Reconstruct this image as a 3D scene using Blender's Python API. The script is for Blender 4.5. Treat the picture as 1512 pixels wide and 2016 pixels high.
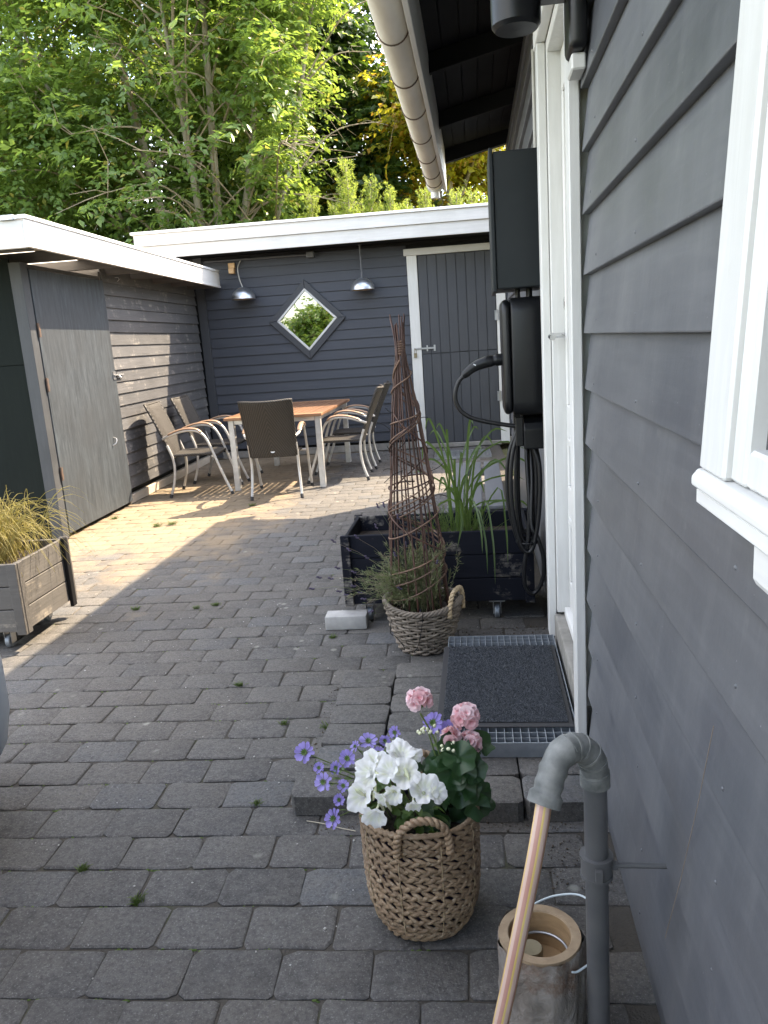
import bpy, bmesh, math, random
import numpy as np
from mathutils import Vector, Matrix

random.seed(11)
rng = np.random.default_rng(11)
sc = bpy.context.scene
for o in list(bpy.data.objects):
    bpy.data.objects.remove(o)
COL = sc.collection
rad = math.radians

# ---------------------------------------------------------------- camera
H_CAM = 1.40
PITCH, ROLL, YAW = rad(12.387), rad(-3.941), rad(7.449)
cp, sp = math.cos(PITCH), math.sin(PITCH)
fwd = Vector((-math.sin(YAW) * cp, math.cos(YAW) * cp, -sp))
rgt = Vector((math.cos(YAW), math.sin(YAW), 0))
upv = rgt.cross(fwd)
cr, sr = math.cos(ROLL), math.sin(ROLL)
rt = cr * rgt + sr * upv
uu = -sr * rgt + cr * upv
cam_d = bpy.data.cameras.new('camera')
cam = bpy.data.objects.new('camera', cam_d)
COL.objects.link(cam)
cam.matrix_world = Matrix(((rt.x, uu.x, -fwd.x, 0), (rt.y, uu.y, -fwd.y, 0), (rt.z, uu.z, -fwd.z, H_CAM), (0, 0, 0, 1)))
cam_d.sensor_fit = 'HORIZONTAL'
cam_d.sensor_width = 36.0
cam_d.lens = 36.0 * 1530.0 / 1512.0
cam_d.clip_start = 0.02
cam_d.clip_end = 2000
sc.camera = cam

# ---------------------------------------------------------------- light
A = rad(2.05)                       # the yard (sheds, paving) is turned this much against the house
cA, sA = math.cos(A), math.sin(A)
def wd(p):                          # yard frame -> world (= house frame)
    return (cA * p[0] - sA * p[1], sA * p[0] + cA * p[1], p[2] if len(p) > 2 else 0.0)

SUN_TO = Vector(wd((0.65, 0.50, 1.0))).normalized()
EL = math.asin(SUN_TO.z)
AZ = math.atan2(SUN_TO.x, SUN_TO.y)
world = bpy.data.worlds.new('World')
sc.world = world
world.use_nodes = True
wn, wl = world.node_tree.nodes, world.node_tree.links
wn.clear()
w_out = wn.new('ShaderNodeOutputWorld')
w_bg = wn.new('ShaderNodeBackground')
w_sky = wn.new('ShaderNodeTexSky')
w_sky.sky_type = 'NISHITA'
w_sky.sun_disc = False
w_sky.sun_elevation = EL
w_sky.sun_rotation = AZ
w_sky.altitude = 20
w_sky.air_density = 1.0
w_sky.dust_density = 1.4
w_bg.inputs['Strength'].default_value = 0.14
w_tc = wn.new('ShaderNodeTexCoord')
w_mp = wn.new('ShaderNodeMapping')
w_mp.inputs['Scale'].default_value = (1.0, 1.0, 2.6)
w_nz = wn.new('ShaderNodeTexNoise')
w_nz.inputs['Scale'].default_value = 2.2
w_nz.inputs['Detail'].default_value = 7
w_nz.inputs['Roughness'].default_value = 0.58
w_rp = wn.new('ShaderNodeValToRGB')
w_rp.color_ramp.elements[0].position = 0.47
w_rp.color_ramp.elements[1].position = 0.66
w_mx = wn.new('ShaderNodeMix')
w_mx.data_type = 'RGBA'
w_mx.inputs['B'].default_value = (7.0, 7.2, 7.6, 1)
w_mu = wn.new('ShaderNodeMath')
w_mu.operation = 'MULTIPLY'
w_mu.inputs[1].default_value = 0.8
wl.new(w_tc.outputs['Generated'], w_mp.inputs['Vector'])
wl.new(w_mp.outputs['Vector'], w_nz.inputs['Vector'])
wl.new(w_nz.outputs['Fac'], w_rp.inputs['Fac'])
wl.new(w_rp.outputs['Color'], w_mu.inputs[0])
wl.new(w_mu.outputs[0], w_mx.inputs['Factor'])
wl.new(w_sky.outputs['Color'], w_mx.inputs['A'])
wl.new(w_mx.outputs['Result'], w_bg.inputs['Color'])
wl.new(w_bg.outputs['Background'], w_out.inputs['Surface'])

sun_d = bpy.data.lights.new('sun', 'SUN')
sun_d.energy = 2.4
sun_d.angle = rad(0.53)
sun_d.color = (1.0, 0.90, 0.75)
sun = bpy.data.objects.new('sun', sun_d)
COL.objects.link(sun)
sun.location = (20, 20, 30)
sun.rotation_euler = (-SUN_TO).to_track_quat('-Z', 'Y').to_euler()

sc.view_settings.view_transform = 'Standard'
sc.view_settings.look = 'None'
sc.view_settings.gamma = 1.0
sc.view_settings.use_curve_mapping = False
sc.view_settings.exposure = 2.80
sc.view_settings.use_white_balance = True
sc.view_settings.white_balance_temperature = 7650
sc.view_settings.white_balance_tint = 12
sc.render.engine = 'CYCLES'
sc.cycles.max_bounces = 8
sc.cycles.diffuse_bounces = 4
sc.cycles.glossy_bounces = 4
sc.cycles.transmission_bounces = 6
sc.cycles.transparent_max_bounces = 8
sc.cycles.use_denoising = True
sc.cycles.sample_clamp_indirect = 8

# ---------------------------------------------------------------- materials
class NT:
    """small helper to chain shader nodes"""
    def __init__(s, name):
        s.m = bpy.data.materials.new(name)
        s.m.use_nodes = True
        s.n, s.l = s.m.node_tree.nodes, s.m.node_tree.links
        s.n.clear()
        s.out = s.n.new('ShaderNodeOutputMaterial')
        s.b = s.n.new('ShaderNodeBsdfPrincipled')
        s.l.new(s.b.outputs[0], s.out.inputs['Surface'])
        s.tc = s.n.new('ShaderNodeTexCoord')
        s.oi = s.n.new('ShaderNodeObjectInfo')
    def link(s, a, b): s.l.new(a, b)
    def val(s, sock, v):
        if hasattr(v, 'default_value') or hasattr(v, 'is_linked'):
            s.l.new(v, sock)
        elif v is not None:
            if isinstance(v, (tuple, list)) and len(v) == 3 and sock.type == 'RGBA':
                v = (*v, 1)
            sock.default_value = v
    def coords(s, scale=(1, 1, 1), rand=True):
        mp = s.n.new('ShaderNodeMapping')
        mp.inputs['Scale'].default_value = scale
        if rand:
            v = s.n.new('ShaderNodeVectorMath'); v.operation = 'SCALE'
            c = s.n.new('ShaderNodeCombineXYZ')
            s.link(s.oi.outputs['Random'], c.inputs[0]); s.link(s.oi.outputs['Random'], c.inputs[1]); s.link(s.oi.outputs['Random'], c.inputs[2])
            s.link(c.outputs[0], v.inputs[0]); v.inputs['Scale'].default_value = 37.0
            a = s.n.new('ShaderNodeVectorMath'); a.operation = 'ADD'
            s.link(s.tc.outputs['Object'], a.inputs[0]); s.link(v.outputs[0], a.inputs[1])
            s.link(a.outputs[0], mp.inputs['Vector'])
        else:
            s.link(s.tc.outputs['Object'], mp.inputs['Vector'])
        return mp.outputs[0]
    def noise(s, vec, scale, detail=5, rough=0.55, dist=0.0):
        t = s.n.new('ShaderNodeTexNoise')
        s.link(vec, t.inputs['Vector'])
        t.inputs['Scale'].default_value = scale; t.inputs['Detail'].default_value = detail
        t.inputs['Roughness'].default_value = rough; t.inputs['Distortion'].default_value = dist
        return t.outputs['Fac']
    def voro(s, vec, scale, feature='F1', out='Distance'):
        t = s.n.new('ShaderNodeTexVoronoi'); t.feature = feature
        s.link(vec, t.inputs['Vector']); t.inputs['Scale'].default_value = scale
        return t.outputs[out]
    def ramp(s, fac, p0, p1, c0=(0, 0, 0), c1=(1, 1, 1)):
        r = s.n.new('ShaderNodeValToRGB')
        r.color_ramp.elements[0].position = p0; r.color_ramp.elements[1].position = p1
        r.color_ramp.elements[0].color = (*c0, 1); r.color_ramp.elements[1].color = (*c1, 1)
        s.link(fac, r.inputs['Fac'])
        return r.outputs['Color']
    def mix(s, fac, a, b, mode='MIX'):
        m = s.n.new('ShaderNodeMix'); m.data_type = 'RGBA'; m.blend_type = mode
        s.val(m.inputs['Factor'], fac); s.val(m.inputs['A'], a); s.val(m.inputs['B'], b)
        return m.outputs['Result']
    def math(s, op, a, b=0.0, c=None):
        m = s.n.new('ShaderNodeMath'); m.operation = op
        s.val(m.inputs[0], a); s.val(m.inputs[1], b)
        if c is not None: s.val(m.inputs[2], c)
        return m.outputs[0]
    def bright(s, col, amount, rnd=None):
        """scale a colour by 1 +- amount with a random number"""
        h = s.n.new('ShaderNodeHueSaturation')
        v = s.math('MULTIPLY_ADD', rnd if rnd is not None else s.oi.outputs['Random'], 2 * amount, 1 - amount)
        s.link(v, h.inputs['Value']); s.val(h.inputs['Color'], col)
        return h.outputs[0]
    def bump(s, h, strength, dist=0.01, prev=None):
        b = s.n.new('ShaderNodeBump')
        b.inputs['Strength'].default_value = strength; b.inputs['Distance'].default_value = dist
        s.link(h, b.inputs['Height'])
        if prev is not None: s.link(prev, b.inputs['Normal'])
        return b.outputs[0]
    def fin(s, col, rough=0.6, metallic=0.0, normal=None, spec=None, **kw):
        s.val(s.b.inputs['Base Color'], col); s.val(s.b.inputs['Roughness'], rough); s.b.inputs['Metallic'].default_value = metallic
        if normal is not None: s.link(normal, s.b.inputs['Normal'])
        if spec is not None: s.b.inputs['Specular IOR Level'].default_value = spec
        for k, v in kw.items(): s.val(s.b.inputs[k], v)
        return s.m

def simple(name, c1, c2=None, scale=6, stretch=(1, 1, 1), rough=0.6, bump=0.0, bscale=60, bdist=0.004, var=0.0, metallic=0, spec=None, detail=5):
    t = NT(name)
    v = t.coords(stretch)
    col = c1
    if c2 is not None:
        col = t.mix(t.ramp(t.noise(v, scale, detail), 0.35, 0.68), c1, c2)
    if var: col = t.bright(col, var)
    nm = t.bump(t.noise(v, bscale, 4), bump, bdist) if bump else None
    return t.fin(col, rough, metallic, nm, spec)

def painted_wood(name, base, light, grain_axis=1, rough=0.5, grain=0.35, worn=None, worn_amt=0.62, var=0.06, gscale=9.0, dirt=None, speck=None, spec=None):
    """paint over sawn wood: grain stretched along one axis, patchy tone, optional bare patches"""
    t = NT(name)
    st = [1, 1, 1]
    for i in range(3):
        if i != grain_axis: st[i] = 14.0
    v = t.coords(tuple(st)); v0 = t.coords()
    g = t.noise(v, gscale / 3, 7, 0.65, 0.4)
    patch = t.noise(v0, 2.3, 5, 0.6)
    col = t.mix(t.ramp(patch, 0.3, 0.75), base, light)
    col = t.mix(t.math('MULTIPLY', t.ramp(g, 0.45, 0.8), 0.25), col, tuple(min(1, c * 1.6) for c in light))
    if worn is not None:
        w = t.math('MULTIPLY', t.ramp(g, 0.42, 0.62), t.ramp(t.noise(v0, 5.5, 6, 0.7), worn_amt, worn_amt + 0.10))
        wc = t.mix(t.noise(v, 6, 4), tuple(c * 0.6 for c in worn), worn)
        col = t.mix(w, col, wc)
    if dirt is not None:
        col = t.mix(t.math('MULTIPLY', t.ramp(t.noise(v0, 14, 6, 0.75), 0.62, 0.8), 0.5), col, dirt)
    if speck is not None:
        sm = t.math('MULTIPLY', t.ramp(t.voro(v0, 42), 0.035, 0.06, (1, 1, 1), (0, 0, 0)), t.ramp(t.noise(v0, 6, 4), 0.5, 0.6))
        col = t.mix(t.math('MULTIPLY', sm, 0.7), col, speck)
        vs_ = t.coords((6, 6, 0.5))
        col = t.mix(t.math('MULTIPLY', t.ramp(t.noise(vs_, 4, 6, 0.7), 0.5, 0.75), 0.07), col, speck)
    col = t.bright(col, var)
    n1 = t.bump(g, grain, 0.004)
    n2 = t.bump(t.noise(v0, 45, 3), 0.08, 0.004, n1)
    return t.fin(col, t.math('MULTIPLY_ADD', patch, 0.3, rough - 0.15), 0, n2, spec)

MAT = {}
MAT['house_paint'] = painted_wood('house_paint', (0.080, 0.086, 0.098), (0.126, 0.130, 0.137), 1, 0.40, 0.14, (0.30, 0.29, 0.27), 0.73, var=0.07, dirt=(0.20, 0.20, 0.195), speck=(0.42, 0.42, 0.41))
MAT['shed_paint'] = painted_wood('shed_paint', (0.037, 0.042, 0.054), (0.048, 0.053, 0.065), 0, 0.6, 0.25, None, var=0.08)
MAT['shed_paint_v'] = painted_wood('shed_paint_v', (0.042, 0.046, 0.054), (0.056, 0.060, 0.067), 2, 0.6, 0.3, None, var=0.07)
MAT['rough_siding'] = painted_wood('rough_siding', (0.060, 0.061, 0.065), (0.098, 0.098, 0.101), 1, 0.75, 0.9, (0.28, 0.265, 0.245), 0.54, var=0.16)
MAT['post_paint'] = painted_wood('post_paint', (0.036, 0.040, 0.045), (0.058, 0.062, 0.067), 2, 0.6, 0.4, None, var=0.05)
MAT['white_paint'] = painted_wood('white_paint', (0.58, 0.58, 0.555), (0.66, 0.66, 0.64), 2, 0.42, 0.10, (0.42, 0.40, 0.36), 0.72, var=0.02, dirt=(0.52, 0.51, 0.45))
MAT['white_paint_x'] = painted_wood('white_paint_x', (0.50, 0.495, 0.475), (0.58, 0.575, 0.56), 0, 0.5, 0.15, (0.5, 0.47, 0.42), 0.68, var=0.02, dirt=(0.52, 0.51, 0.45))
MAT['white_paint_y'] = painted_wood('white_paint_y', (0.64, 0.63, 0.61), (0.72, 0.72, 0.70), 1, 0.5, 0.15, (0.5, 0.47, 0.42), 0.68, var=0.02, dirt=(0.52, 0.51, 0.45))
MAT['black_wood'] = painted_wood('black_wood', (0.008, 0.008, 0.009), (0.013, 0.013, 0.014), 1, 0.7, 0.3, None, var=0.2, spec=0.2)
MAT['planter_black'] = painted_wood('planter_black', (0.0055, 0.0065, 0.0115), (0.009, 0.0105, 0.017), 0, 0.7, 0.3, (0.34, 0.31, 0.27), 0.55, var=0.15, spec=0.15)
MAT['planter_black_y'] = painted_wood('planter_black_y', (0.0055, 0.0065, 0.0115), (0.009, 0.0105, 0.017), 1, 0.7, 0.3, (0.28, 0.25, 0.21), 0.58, var=0.15, spec=0.15)
MAT['grey_planter'] = painted_wood('grey_planter', (0.075, 0.070, 0.066), (0.115, 0.108, 0.100), 1, 0.75, 0.6, (0.34, 0.30, 0.25), 0.56, var=0.10)
MAT['grey_planter_x'] = painted_wood('grey_planter_x', (0.075, 0.070, 0.066), (0.115, 0.108, 0.100), 0, 0.75, 0.6, (0.34, 0.30, 0.25), 0.56, var=0.10)
MAT['grey_bench'] = painted_wood('grey_bench', (0.105, 0.11, 0.122), (0.14, 0.146, 0.16), 1, 0.6, 0.2, None, var=0.04)
MAT['green_ply'] = painted_wood('green_ply', (0.008, 0.012, 0.011), (0.013, 0.017, 0.015), 2, 0.85, 0.2, None, var=0.05, spec=0.15)
MAT['bare_wood'] = painted_wood('bare_wood', (0.36, 0.31, 0.25), (0.46, 0.40, 0.33), 1, 0.8, 0.4, None, var=0.08)
MAT['old_rafter'] = painted_wood('old_rafter', (0.085, 0.08, 0.078), (0.125, 0.115, 0.108), 0, 0.8, 0.4, None, var=0.1)

def ply_door():
    t = NT('streaked_plywood')
    v = t.coords((9, 9, 1)); v0 = t.coords()
    s1 = t.noise(v, 3.0, 8, 0.7, 0.3); s2 = t.noise(v, 11, 5, 0.6)
    col = t.mix(t.ramp(s1, 0.38, 0.72), (0.022, 0.029, 0.036), (0.064, 0.080, 0.095))
    col = t.mix(t.math('MULTIPLY', t.ramp(s2, 0.5, 0.8), 0.40), col, (0.135, 0.158, 0.180))
    col = t.mix(t.math('MULTIPLY', t.ramp(t.noise(v0, 2.0, 5), 0.40, 0.62), 0.55), col, (0.033, 0.038, 0.043))
    return t.fin(col, 0.6, 0, t.bump(s1, 0.2, 0.003))
MAT['ply_door'] = ply_door()

MAT['metal'] = simple('galvanised_metal', (0.36, 0.37, 0.38), (0.48, 0.49, 0.50), 14, rough=0.42, metallic=0.85, bump=0.05)
MAT['grate_metal'] = simple('grating_metal', (0.22, 0.25, 0.28), (0.32, 0.35, 0.38), 18, rough=0.5, metallic=0.55, bump=0.08)
MAT['alu'] = simple('brushed_aluminium', (0.50, 0.49, 0.47), (0.60, 0.59, 0.57), 20, rough=0.40, metallic=0.45)
MAT['chrome'] = simple('satin_chrome', (0.65, 0.65, 0.65), rough=0.22, metallic=1.0)
MAT['rust'] = simple('dark_rusty_iron', (0.06, 0.05, 0.045), (0.14, 0.08, 0.05), 30, rough=0.7, bump=0.2)
MAT['black_plastic'] = simple('black_plastic', (0.005, 0.0055, 0.0065), (0.008, 0.0085, 0.0095), 8, rough=0.38, spec=0.35, bump=0.04, bscale=200)
MAT['cable'] = simple('black_rubber_cable', (0.007, 0.007, 0.008), rough=0.42)
MAT['cabinet'] = simple('dark_cabinet_paint', (0.014, 0.018, 0.020), (0.018, 0.022, 0.024), 5, rough=0.5, bump=0.03, bscale=120, spec=0.25)
MAT['grey_gutter'] = simple('weathered_gutter_plastic', (0.72, 0.67, 0.57), (0.84, 0.79, 0.69), 7, (1, 0.35, 1), rough=0.5, bump=0.05)
MAT['pipe'] = simple('grey_drain_plastic', (0.085, 0.088, 0.092), (0.125, 0.125, 0.125), 9, rough=0.45, bump=0.06, bscale=90)
MAT['elbow'] = simple('dusty_elbow_plastic', (0.105, 0.112, 0.106), (0.27, 0.275, 0.26), 22, rough=0.65, bump=0.15, bscale=70)
MAT['concrete'] = simple('concrete', (0.20, 0.19, 0.17), (0.29, 0.275, 0.25), 16, rough=0.85, bump=0.3, bscale=60)
MAT['soil'] = simple('potting_soil', (0.020, 0.014, 0.010), (0.05, 0.036, 0.025), 40, rough=0.95, bump=0.8, bscale=45, bdist=0.02)
MAT['rope'] = simple('sisal_rope', (0.34, 0.25, 0.15), (0.48, 0.37, 0.24), 40, rough=0.85, bump=0.4, bscale=150)
MAT['galv_lamp'] = simple('spun_zinc', (0.52, 0.55, 0.58), (0.66, 0.68, 0.70), 12, rough=0.33, metallic=0.9)
MAT['copper_in'] = simple('lamp_inside', (0.32, 0.18, 0.09), rough=0.45, metallic=0.3)
MAT['orange_box'] = simple('pale_orange_plastic', (0.62, 0.36, 0.16), (0.70, 0.46, 0.24), 20, rough=0.5)
MAT['conduit'] = simple('grey_conduit', (0.10, 0.105, 0.115), rough=0.5)
MAT['white_cable'] = simple('pale_cable', (0.42, 0.41, 0.37), rough=0.5)
MAT['white_plastic'] = simple('white_plastic', (0.72, 0.73, 0.74), rough=0.4)
MAT['rubber'] = simple('dark_rubber', (0.03, 0.03, 0.032), rough=0.7)

def teak(name, axis, a, b):
    t = NT(name)
    st = [16, 16, 16]; st[axis] = 1.2
    v = t.coords(tuple(st))
    g = t.noise(v, 3.2, 7, 0.65, 0.5)
    col = t.bright(t.mix(t.ramp(g, 0.3, 0.72), a, b), 0.14)
    return t.fin(col, 0.42, 0, t.bump(g, 0.15, 0.002))
MAT['teak_y'] = teak('oiled_teak_along', 1, (0.135, 0.066, 0.034), (0.225, 0.118, 0.064))
MAT['teak_x'] = teak('oiled_teak_across', 0, (0.24, 0.118, 0.058), (0.35, 0.185, 0.095))
MAT['teak_arm'] = teak('weathered_teak', 1, (0.22, 0.135, 0.09), (0.36, 0.235, 0.155))

def wicker():
    t = NT('woven_resin_chevron')
    sep = t.n.new('ShaderNodeSeparateXYZ'); t.link(t.tc.outputs['Object'], sep.inputs[0])
    ax = t.math('ABSOLUTE', sep.outputs[0])
    yz = t.math('ADD', sep.outputs[1], sep.outputs[2])
    s1 = t.math('SINE', t.math('MULTIPLY', t.math('ADD', ax, yz), 250.0))
    s2 = t.math('SINE', t.math('MULTIPLY', t.math('SUBTRACT', ax, yz), 900.0))
    h = t.math('ADD', s1, t.math('MULTIPLY', s2, 0.35))
    f = t.math('MULTIPLY_ADD', s1, 0.5, 0.5)
    col = t.mix(f, (0.008, 0.0065, 0.005), (0.043, 0.038, 0.032))
    col = t.mix(t.math('MULTIPLY', t.noise(t.tc.outputs['Object'], 260, 2), 0.2), col, (0.10, 0.09, 0.08))
    return t.fin(col, 0.5, 0, t.bump(h, 0.55, 0.003))
MAT['wicker'] = wicker()

def paver():
    t = NT('concrete_paver')
    geo = t.n.new('ShaderNodeNewGeometry')
    pos = geo.outputs['Position']
    r1 = t.math('FRACT', t.math('ADD', t.math('MULTIPLY', t.oi.outputs['Random'], 7.31), t.math('MULTIPLY', geo.outputs['Random Per Island'], 5.17)))
    r2 = t.math('FRACT', t.math('MULTIPLY', r1, 13.7))
    big = t.noise(pos, 0.9, 4, 0.6); mid = t.noise(pos, 9, 6, 0.7); fine = t.noise(pos, 85, 5, 0.75); gr = t.noise(pos, 210, 3, 0.7); blot = t.noise(pos, 30, 5, 0.7)
    col = t.mix(r1, (0.066, 0.064, 0.062), (0.104, 0.098, 0.090))
    col = t.mix(t.ramp(r2, 0.82, 0.92), col, (0.098, 0.103, 0.108))        # a few blue-grey stones
    col = t.mix(t.math('MULTIPLY', t.ramp(mid, 0.40, 0.70), 0.38), col, (0.155, 0.143, 0.126))
    col = t.mix(t.math('MULTIPLY', t.ramp(blot, 0.42, 0.60), 0.62), col, (0.140, 0.134, 0.126))
    col = t.mix(t.math('MULTIPLY', t.ramp(big, 0.45, 0.7), 0.40), col, (0.135, 0.112, 0.086))
    col = t.mix(t.math('MULTIPLY', t.ramp(gr, 0.56, 0.72), 0.62), col, (0.34, 0.335, 0.325))
    col = t.mix(t.math('MULTIPLY', t.ramp(fine, 0.36, 0.54, (1, 1, 1), (0, 0, 0)), 0.65), col, (0.042, 0.041, 0.040))
    vo = t.voro(pos, 11.0); lich = t.math('MULTIPLY', t.ramp(vo, 0.10, 0.20, (1, 1, 1), (0, 0, 0)), t.ramp(t.noise(pos, 3.3, 3), 0.56, 0.62))
    col = t.mix(t.math('MULTIPLY', lich, 0.55), col, (0.36, 0.36, 0.31))
    # sand over the far left stones, spread wider to colour in the sunlit warmth
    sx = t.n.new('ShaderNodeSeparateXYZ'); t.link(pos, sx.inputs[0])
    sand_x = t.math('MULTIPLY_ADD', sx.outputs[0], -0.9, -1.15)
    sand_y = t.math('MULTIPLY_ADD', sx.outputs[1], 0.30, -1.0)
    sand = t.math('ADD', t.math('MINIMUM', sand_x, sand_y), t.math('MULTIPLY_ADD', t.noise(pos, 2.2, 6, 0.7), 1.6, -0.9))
    sand_warmth = t.ramp(sand, 0.25, 0.65)
    col = t.mix(t.math('MULTIPLY', sand_warmth, 0.80), col, t.mix(t.noise(pos, 60, 4), (0.225, 0.168, 0.105), (0.29, 0.222, 0.145)))
    n = t.bump(gr, 0.6, 0.003)
    n = t.bump(t.noise(pos, 42, 6, 0.75), 0.8, 0.008, n)
    return t.fin(col, 0.86, 0, n)
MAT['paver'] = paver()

def joint():
    t = NT('joint_sand_and_moss')
    geo = t.n.new('ShaderNodeNewGeometry'); pos = geo.outputs['Position']
    col = t.mix(t.noise(pos, 50, 5, 0.7), (0.034, 0.030, 0.025), (0.085, 0.074, 0.060))
    col = t.mix(t.math('MULTIPLY', t.ramp(t.noise(pos, 5.0, 5, 0.7), 0.56, 0.68), 0.8), col, (0.050, 0.062, 0.022))
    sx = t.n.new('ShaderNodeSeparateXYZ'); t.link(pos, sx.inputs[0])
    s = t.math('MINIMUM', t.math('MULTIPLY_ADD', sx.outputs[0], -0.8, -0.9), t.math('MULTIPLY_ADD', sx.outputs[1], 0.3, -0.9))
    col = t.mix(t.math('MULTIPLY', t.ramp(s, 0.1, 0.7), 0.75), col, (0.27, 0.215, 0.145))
    return t.fin(col, 0.95, 0, t.bump(t.noise(pos, 180, 4), 0.8, 0.006))
MAT['joint'] = joint()

def leaf_mat(name, c1, c2, tr, trans=0.42, rough=0.42, old=None, island=True, old_amt=0.93):
    t = NT(name)
    geo = t.n.new('ShaderNodeNewGeometry')
    r = geo.outputs['Random Per Island'] if island else t.oi.outputs['Random']
    col = t.mix(r, c1, c2)
    tcol = t.mix(r, tr, tuple(c * 0.75 for c in tr))
    if old is not None:
        k = t.ramp(t.math('FRACT', t.math('MULTIPLY', r, 17.3)), old_amt, min(1.0, old_amt + 0.03))
        col = t.mix(k, col, old); tcol = t.mix(k, tcol, tuple(min(1, c * 1.6) for c in old))
    t.val(t.b.inputs['Base Color'], col); t.b.inputs['Roughness'].default_value = rough
    tl = t.n.new('ShaderNodeBsdfTranslucent'); t.val(tl.inputs['Color'], tcol)
    mx = t.n.new('ShaderNodeMixShader'); mx.inputs[0].default_value = trans
    t.link(t.b.outputs[0], mx.inputs[1]); t.link(tl.outputs[0], mx.inputs[2]); t.link(mx.outputs[0], t.out.inputs['Surface'])
    return t.m
MAT['leaf'] = leaf_mat('hornbeam_leaf', (0.062, 0.126, 0.034), (0.122, 0.192, 0.058), (0.38, 0.55, 0.09), 0.42, 0.34, (0.26, 0.24, 0.05), True, 0.95)
MAT['leaf_dark'] = leaf_mat('dark_leaf', (0.020, 0.052, 0.014), (0.040, 0.084, 0.022), (0.12, 0.22, 0.03), 0.30, 0.45)
MAT['leaf_gold'] = leaf_mat('maple_leaf', (0.10, 0.15, 0.02), (0.20, 0.21, 0.03), (0.66, 0.62, 0.06), 0.55, 0.45, (0.32, 0.20, 0.03), True, 0.80)
MAT['needle'] = leaf_mat('larch_needle', (0.13, 0.21, 0.04), (0.20, 0.28, 0.065), (0.55, 0.68, 0.12), 0.48, 0.5)
MAT['blade'] = leaf_mat('green_blade', (0.042, 0.088, 0.024), (0.080, 0.130, 0.045), (0.24, 0.38, 0.07), 0.35, 0.4, None, False)
MAT['dry_blade'] = leaf_mat('dry_blade', (0.30, 0.26, 0.06), (0.42, 0.36, 0.16), (0.55, 0.50, 0.14), 0.4, 0.5)
MAT['lav_leaf'] = leaf_mat('lavender_leaf', (0.12, 0.155, 0.065), (0.21, 0.235, 0.12), (0.28, 0.34, 0.12), 0.3, 0.6, (0.26, 0.22, 0.15), True, 0.75)
MAT['lav_flower'] = simple('faded_lavender', (0.045, 0.035, 0.065), (0.09, 0.07, 0.12), 60, rough=0.8)
MAT['geranium_leaf'] = leaf_mat('geranium_leaf', (0.014, 0.048, 0.014), (0.026, 0.075, 0.022), (0.06, 0.14, 0.03), 0.22, 0.45, None, False)
MAT['petunia_leaf'] = leaf_mat('petunia_leaf', (0.060, 0.125, 0.030), (0.11, 0.19, 0.05), (0.25, 0.38, 0.07), 0.35, 0.5, None, False)
MAT['stem'] = simple('plant_stem', (0.095, 0.15, 0.04), (0.15, 0.19, 0.065), 30, rough=0.6)
MAT['moss'] = leaf_mat('weed_blade', (0.070, 0.13, 0.025), (0.13, 0.19, 0.045), (0.28, 0.40, 0.08), 0.35, 0.6)
MAT['pale_twig'] = simple('straw', (0.50, 0.44, 0.33), rough=0.8)
MAT['dusty_wire'] = simple('dusty_wire', (0.24, 0.19, 0.15), rough=0.8)

def petal(name, c1, c2, centre=None, cr=0.012, trans=0.35, tr=(0.8, 0.8, 0.8), vein=0.0):
    t = NT(name)
    d = t.n.new('ShaderNodeVectorMath'); d.operation = 'LENGTH'; t.link(t.tc.outputs['Object'], d.inputs[0])
    col = t.mix(t.oi.outputs['Random'], c1, c2)
    tcol = tr
    if centre is not None:
        k = t.ramp(d.outputs['Value'], cr * 0.4, cr, (1, 1, 1), (0, 0, 0))
        col = t.mix(k, col, centre); tcol = t.mix(k, tr, centre)
    t.val(t.b.inputs['Base Color'], col); t.b.inputs['Roughness'].default_value = 0.55
    tl = t.n.new('ShaderNodeBsdfTranslucent'); t.val(tl.inputs['Color'], tcol)
    mx = t.n.new('ShaderNodeMixShader'); mx.inputs[0].default_value = trans
    t.link(t.b.outputs[0], mx.inputs[1]); t.link(tl.outputs[0], mx.inputs[2]); t.link(mx.outputs[0], t.out.inputs['Surface'])
    return t.m
MAT['petunia'] = petal('white_petal', (0.90, 0.91, 0.92), (0.94, 0.94, 0.93), (0.66, 0.74, 0.20), 0.021, 0.42, (0.92, 0.92, 0.90))
MAT['pink'] = petal('pink_petal', (0.80, 0.42, 0.46), (0.88, 0.74, 0.77), (0.78, 0.30, 0.34), 0.006, 0.35, (0.85, 0.5, 0.5))
MAT['purple'] = petal('violet_petal', (0.27, 0.22, 0.58), (0.38, 0.33, 0.70), (0.22, 0.24, 0.10), 0.0065, 0.35, (0.40, 0.30, 0.75))
MAT['bud'] = simple('flower_bud', (0.62, 0.66, 0.42), (0.72, 0.70, 0.52), 40, rough=0.6)

def bark(name, c1, c2, c3, scale=26, stretch=(1, 1, 0.25), b=0.7):
    t = NT(name)
    v = t.coords(stretch); v0 = t.coords()
    n = t.noise(v, scale, 7, 0.7, 0.6); vo = t.voro(v, scale * 0.9)
    col = t.mix(t.ramp(n, 0.35, 0.65), c1, c2)
    col = t.mix(t.math('MULTIPLY', t.ramp(t.noise(v0, scale * 0.4, 6, 0.7), 0.52, 0.66), 0.8), col, c3)
    return t.fin(col, 0.9, 0, t.bump(t.math('ADD', n, t.math('MULTIPLY', vo, 0.5)), b, 0.012))
MAT['bark'] = bark('tree_bark', (0.20, 0.175, 0.13), (0.34, 0.30, 0.23), (0.20, 0.20, 0.13), 10)
MAT['twig'] = simple('twig_wood', (0.22, 0.175, 0.12), (0.34, 0.28, 0.20), 9, rough=0.8)
MAT['log_bark'] = bark('larch_log_bark', (0.20, 0.175, 0.15), (0.34, 0.31, 0.28), (0.17, 0.085, 0.045), 22, (1, 1, 0.6), 1.0)
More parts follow.
